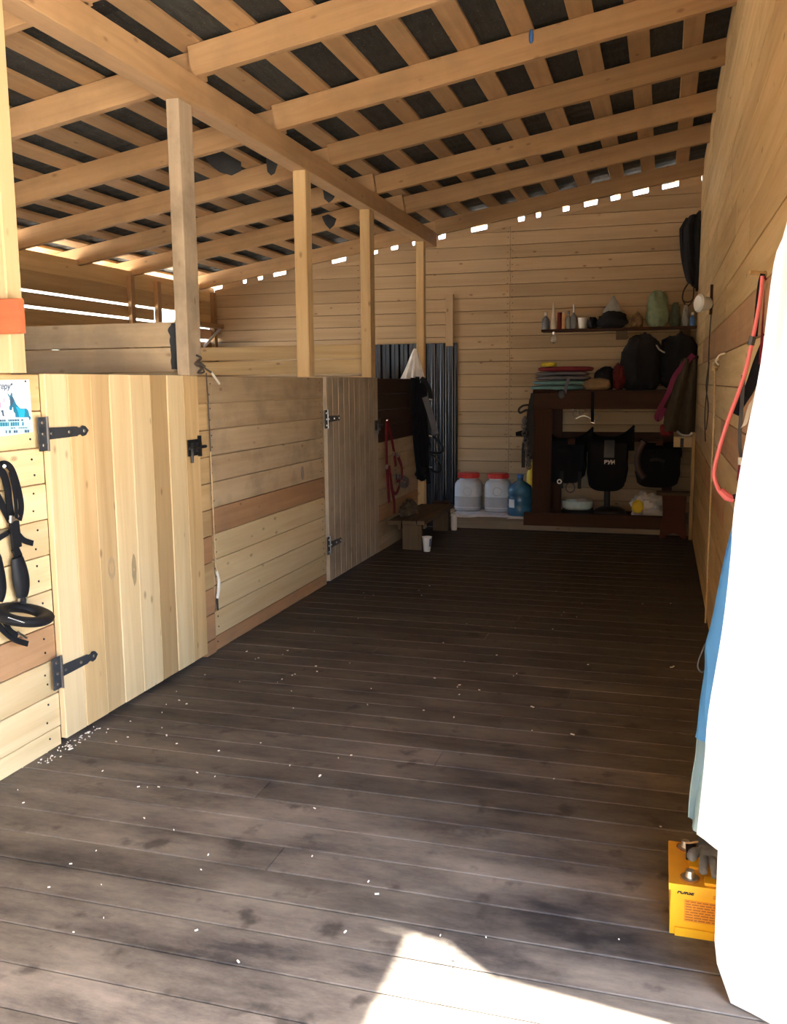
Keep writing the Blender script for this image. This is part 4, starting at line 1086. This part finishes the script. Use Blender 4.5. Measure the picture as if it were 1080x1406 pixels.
# pads piled on the rack top
def padp(px0, px1, zc, th, Y, dep, mat, label, amp=.05, seed=1):
    a, b = at(px0, 515, Y).x, at(px1, 515, Y).x
    o = MB().blob(((a + b) / 2, Y + dep / 2 - .05, zc), (b - a, dep, th), amp, 1.5, seed, 30, 10, p=4.5).build('saddle_pad', mat)
    return tag(o, label, 'saddle pad', 'saddle pads piled on the rack')
z = ZT + .003
for (p0, p1, th, mat, lab, sd_) in ((727, 800, .05, 'teal', 'lowest pale teal saddle pad of the pile on the rack', 1), (731, 806, .045, 'teal', 'second pale teal saddle pad of the pile, under the dark grey one', 2), (734, 808, .045, 'grey_cloth', 'dark grey saddle pad in the middle of the pile', 3), (733, 806, .04, 'grey_cloth', 'lighter grey saddle pad under the maroon one', 4), (737, 812, .05, 'maroon', 'maroon saddle pad near the top of the pile', 5)):
    padp(p0, p1, z + th / 2, th, 9.22, .42, mat, lab, .05, sd_); z += th * 1.03
padp(742, 762, z + .02, .045, 9.24, .2, 'yellow', 'small yellow cloth on top of the saddle pad pile', .1, 8)
a, b = at(800, 515, 9.25), at(845, 515, 9.25)
tag(MB().blob(((a.x + b.x) / 2 + .045, 9.46, ZT + .10), (.22, .34, .24), .25, 1.8, 21, flat=ZT + .002).build('dark_blanket', 'cloth_black'), 'dark folded blanket slumped at the right of the saddle pad pile', 'blanket')
c0 = at(818, 528, 9.2)
tag(MB().blob((c0.x + .01, 9.215, ZT + .06), (.26, .12, .12), .15, 1.8, 22, flat=ZT + .002).build('tan_pad', 'tan_cloth'), 'tan wedge-shaped pad in front of the dark folded blanket', 'pad')
c0 = at(848, 505, 9.3)
tag(MB().blob((c0.x + .015, 9.40, ZT + .13), (.13, .26, .27), .25, 2, 23, flat=ZT + .002).build('red_cloth', 'red_cloth'), 'dark red cloth heaped between the blanket and the black bags', 'cloth')
c0 = at(888, 490, 9.4)
tag(MB().blob((c0.x - .05, 9.45, ZT + .25), (.40, .46, .56), .2, 2.2, 24, 28, 18, flat=ZT + .002, taper=.1, p=3).build('black_bag', 'cloth_black'), 'left big black bag on top of the saddle rack', 'bag')
c0 = at(932, 490, 9.4)
bb = thing('black_bag', (c0.x, 9.5, ZT), 'right big black bag on the rack against the right wall', 'bag')
MB().blob((c0.x - .005, 9.5, ZT + .27), (.36, .46, .54), .2, 2.2, 25, 28, 18, flat=ZT + .002, taper=.05, p=3).build('body', 'cloth_black', bb)
MB().tube(cr([at(901, 474, 9.20), at(905, 480, 9.17), at(912, 484, 9.2)], 4), .008, 6).build('cord', 'grey_bag', bb)
tq = thing('dangling_strap', at(770, 545, 9.1), 'grey strap with a dark buckle dangling over the rack top edge', 'strap')
MB().strap([at(781, 518, 9.1), at(777, 530, 9.1), at(775, 540, 9.1)], .03, .008, X_).build('strap', 'grey_cloth', tq)
MB().blob(at(771, 541, 9.1), (.07, .03, .09), .2, 2, 4, 12, 8).build('buckle', 'grey_iron', tq)
# halters on the rack's left side
t = thing('hanging_bridle', at(722, 640, 9.16), 'black bridle with steel chain hanging on the left side of the rack', 'bridle')
for k_, pts in enumerate((((731, 540), (727, 570), (726, 620), (724, 640)), ((729, 548), (724, 580), (722, 610)), ((726, 596), (719, 610), (718, 642)), ((730, 556), (731, 590), (729, 630)))):
    MB().strap(cr([at(a_, b_, 9.13 - .01 * k_) for a_, b_ in pts], 5), .035, .01, X_).build('strap', 'leather', t)
MB().tube(cr([at(a_, b_, 9.11) for a_, b_ in ((727, 556), (718, 557), (712, 562), (714, 567), (722, 563), (727, 565))], 5), .010, 6).build('loop', 'leather', t)
MB().tube([at(708, 596, 9.12), at(716, 595, 9.12), at(726, 596, 9.12)], [.02, .03, .026], 8).build('noseband', 'leather', t)
ch = cr([at(720, 575, 9.09), at(719, 590, 9.09), at(722, 610, 9.09), at(725, 630, 9.09), at(726, 643, 9.09)], 8)
for i in range(0, len(ch) - 1, 2):
    c0 = ch[i]; MB().tube([c0 + V((.022 * math.cos(b_) * (1 if i % 4 else .4), .01 * math.sin(b_), .026 * math.sin(b_))) for b_ in [j * math.pi / 4 for j in range(8)]], .007, 5, True).build('chain_link', 'dull_steel', t)

# low shelf things
p = at(793, 690, 9.4)
t = thing('pale_blue_tub', (p.x, 9.35, ZP + .025), 'shallow pale blue tub on a dark tray at the rack bottom', 'tub')
MB().box((p.x + .0, 9.38, ZP + .055), (.30, .26, .06)).build('tray', 'cloth_black', t, False)
MB().lathe([(.125, 0), (.15, .02), (.155, .07), (.15, .085), (.135, .088), (.12, .03)], (p.x, 9.36, ZP + .088), 24, p=2.6, sy=.75).build('tub', 'pale_blue', t)
MB().blob((p.x + .06, 9.36, ZP + .17), (.14, .14, .06), .15, 2, 3).build('lid_cloth', 'grey_bag', t)
p = at(890, 690, 9.3)
t = thing('plastic_bag', (p.x, 9.3, ZP + .03), 'crumpled clear plastic bag with a yellow packet at the rack bottom', 'bag')
MB().blob((p.x - .01, 9.32, ZP + .14), (.30, .24, .26), .35, 2.4, 31, 30, 18, flat=ZP + .026).build('bag', 'clear_bag', t)
MB().blob((p.x - .10, 9.2, ZP + .15), (.11, .05, .13), .12, 2, 32).build('packet', 'yellow', t)
MB().blob((p.x + .04, 9.22, ZP + .08), (.22, .12, .12), .35, 2.6, 33, flat=ZP + .026).build('white_wrap', 'white_sheet', t)

# stool with cut-out feet, right of the rack
YS = 8.98
t = thing('step_stool', (at(925, 735, YS).x, 9.08, 0), 'red-brown wooden stool with waisted sides by the right wall', 'stool')
zt2 = at(925, 676, YS).z
x0, x1 = at(906, 700, YS).x, at(944, 700, YS).x
xm = (x0 + x1) / 2; hw = (x1 - x0) / 2
out = [(-1.0, .0), (-.62, .0), (-.4, .035), (0, .05), (.4, .035), (.62, .0), (1.0, .0), (.93, .10), (.80, .20), (.84, .32), (.9, zt2 - .03), (-.9, zt2 - .03), (-.84, .32), (-.80, .20), (-.93, .10)]
MB().prism([(xm + a * hw, YS, b + .001) for a, b in out], Y_, .025).build('side_panel', 'stool_brown', t, False)
MB().prism([(xm + a * hw, YS + .1, b + .001) for a, b in out], Y_, .02).build('side_panel', 'stool_brown', t, False)
board('seat', t, 'bench', 2 * hw + .08, .17, .03, (xm, YS + .06, zt2 - .015), X_, Y_)
board('stretcher', t, 'stool_brown', .1, .05, .02, (xm, YS + .06, .25), Y_, Z_)
# pale wooden arm and lath on the right wall
t = thing('wall_bracket', (XR - .05, 9.0, 0), 'pale wooden lath with a bracket arm at the corner of the right wall', 'bracket')
board('lath', t, 'pine', 1.02, .05, .03, (XR - .02, 8.93, .515), Z_, Y_)
q = at(940, 607, 8.9)
board('arm', t, 'pine_light', .17, .10, .04, (XR - .115, 8.93, q.z), X_, Z_); board('arm_slot', t, 'black_iron', .09, .03, .045, (XR - .125, 8.928, q.z - .01), Z_, X_)
MB().tube(cr([at(929, 592, 8.85), at(935, 597, 8.85), at(945, 598, 8.85), at(950, 594, 8.85)], 4), .012, 7).build('steel_hook', 'steel', t)
# coat and bag hanging at the corner
YC = 9.02
t = thing('hung_coat', at(930, 600, YC), 'olive brown coat with a magenta edge hanging in the corner by the bags', 'coat')
def fcoat(u, v):
    l = at(936 - 26 * v - 4 * math.sin(v * 3), 495 + 98 * v, YC); r_ = at(956, 492 + 104 * v, YC)
    w = l.lerp(r_, u); w.y += .035 * math.sin(u * 13 + v * 2) - .05; w.z += .015 * math.sin(u * 7); w.x = min(w.x, XR - .02)
    return w
MB().cloth(fcoat, 20, 14, .02).build('coat', 'olive_cloth', t)
q = cr([at(px, py, YC - .07) for px, py in ((952, 487), (938, 501), (925, 518), (917, 540), (907, 558), (901, 572), (905, 575), (912, 560))], 5)
MB().strap(q, .045, .014, X_).build('magenta_edge', 'pink_cloth', t)
MB().blob(at(915, 590, YC), (.13, .1, .12), .25, 2, 41).build('maroon_hem', 'maroon', t)
MB().tube([V((XR, 9.02, 1.72)), V((XR - .09, 9.02, 1.74))], .012, 8).build('peg', 'rack_brown', t)
# long black garment bag in the corner, high up
t = thing('hanging_coat', at(950, 395, 9.85), 'long black garment hanging high in the back right corner', 'coat')
def fg(u, v):
    l = at(934 + 10 * v ** 3, 305 + 82 * v, 9.84); r_ = at(964 - 4 * v, 290 + 110 * v, 9.84)
    if v < .12: l = l.lerp(r_, (.12 - v) * 2.5)
    w = l.lerp(r_, u); w.y += .03 * math.sin(u * 12 + v) - .03; w.x = min(w.x, XR - .015); return w
MB().cloth(fg, 16, 16, .03).build('body', 'cloth_black', t)
for k_ in range(2):
    MB().tube(cr([at(a_, b_, 9.83) for a_, b_ in ((945, 388), (938, 400), (937, 412), (944, 420 - 5 * k_), (951, 410), (952, 392))], 5), .007, 6).build('cord_loop', 'rope_dark', t)
MB().tube([at(953, 296, YB), at(953, 296, 9.80)], .01, 6).build('peg', 'rack_brown', t)

# ================================================================== wall shelf with jars
t = thing('wall_shelf', at(850, 450, 9.8), 'narrow board shelf on the back wall above the rack', 'shelf')
za = at(800, 451, 9.70).z
sx0 = at(742, 452, 9.72).x
board('shelf_board', t, 'rack_brown', XR - sx0 - .01, .23, .022, ((sx0 + XR) / 2, YB - .118, za - .011), X_, Y_)
for px in (853, 940): 
    xx = at(px, 457, 9.9).x; board('shelf_block', t, 'bench', .11, .09, .06, (xx, YB - .035, za - .068), X_, Z_)
ZS = za + .001
def jar(px, w, h, prof, mat, label, cat, nm, capm=None, caph=.03, Y=9.80, capr=.5, n=16):
    x_ = at(px, 445, Y).x; t_ = thing(nm, (x_, Y, ZS), label, cat)
    r_ = w / 2; MB().lathe([(a * r_, b * h) for a, b in prof], (x_, Y, ZS), n).build('body', mat, t_)
    if capm: MB().lathe([(capr * r_, h - .004), (capr * r_, h + caph), (capr * r_ * .7, h + caph + .004)], (x_, Y, ZS), 12).build('cap', capm, t_)
    return t_
bot = [(.9, 0), (1, .04), (1, .72), (.6, .86), (.4, .9), (.4, 1)]
can = [(.95, 0), (1, .02), (1, .95), (.9, 1)]
jar(749, .075, .15, bot, 'grey_bottle', 'blue-grey bottle at the left end of the wall shelf', 'bottle', 'bottle', 'ivory', .03)
jar(759.5, .075, .285, [(.95, 0), (1, .02), (.92, .1), (.12, .97), (.08, 1)], 'ivory', 'tall ivory cone-shaped nozzle bottle on the wall shelf', 'bottle', 'cone_bottle')
jar(768, .05, .175, can, 'red_cloth', 'dark red can on the wall shelf between two pale containers', 'can', 'can')
jar(773.5, .045, .165, can, 'orange_can', 'tan and orange tube beside the dark red can on the shelf', 'can', 'can', 'ivory', .012, capr=.8)
jar(780, .055, .155, bot, 'clear_bottle', 'small pale bottle left of the tall capped one on the shelf', 'bottle', 'bottle', 'grey_bottle', .03)
jar(787, .06, .17, bot, 'grey_bottle', 'dark bottle with a tall white cap on the wall shelf', 'bottle', 'bottle', 'white_print', .08, capr=.3)
jar(799.5, .105, .115, [(.8, 0), (1, .95), (1.04, .96), (1.04, 1), (.95, 1), (.76, .05)], 'porcelain', 'white cup on the wall shelf', 'cup', 'cup', n=20)
def bag(px0, px1, h, Y, dep, mat, label, seed, amp=.3, cat='bag', nm='shelf_bag', tp=.25):
    a_, b_ = at(px0, 440, Y).x, at(px1, 440, Y).x
    o = MB().blob(((a_ + b_) / 2, Y, ZS + h * .47), (b_ - a_, dep, h * 1.06), amp, 2, seed, 26, 16, flat=ZS, taper=tp).build(nm, mat)
    return tag(o, label, cat)
bag(806, 820, .12, 9.79, .16, 'cloth_black', 'small dark cloth bundle beside the white cup', 51, cat='cloth', nm='cloth_bundle')
bag(819, 862, .17, 9.76, .16, 'cloth_black', 'black crumpled bag in the middle of the wall shelf', 52)
bag(820, 862, .33, 9.87, .11, 'grey_bag', 'grey plastic bag peaking behind the black bag on the shelf', 53, .22, tp=.85)
bag(865, 883, .15, 9.82, .16, 'tan_cloth', 'tan grey cloth bundle left of the big green bag', 54, cat='cloth', nm='cloth_bundle')
bag(886, 917, .37, 9.82, .19, 'green_bag', 'big pale green bag standing on the wall shelf', 55, .18, tp=.1)
bag(919, 934, .24, 9.84, .16, 'green_dark', 'dark green bag right of the big pale green bag', 56)
bag(936, 946, .2, 9.77, .10, 'grey_bag', 'small grey bag at the right end of the wall shelf', 57)
jar(950, .05, .11, bot, 'blue_plastic', 'little blue bottle at the right end of the wall shelf', 'bottle', 'bottle', 'white_print', .02, Y=9.74)
# bulb hanging under the shelf
p = at(760, 455, 9.75)
t = thing('light_bulb', (p.x, 9.75, ZS - .15), 'clear glass bulb hanging under the left end of the wall shelf', 'bulb')
MB().lathe([(.010, -.02), (.013, -.03), (.03, -.06), (.036, -.085), (.028, -.115), (.006, -.125)], (p.x, 9.75, za - .02), 16).build('glass', 'glass', t)
MB().lathe([(.013, -.034), (.014, -.004), (.006, 0)], (p.x, 9.75, za - .022), 12).build('socket', 'steel', t)
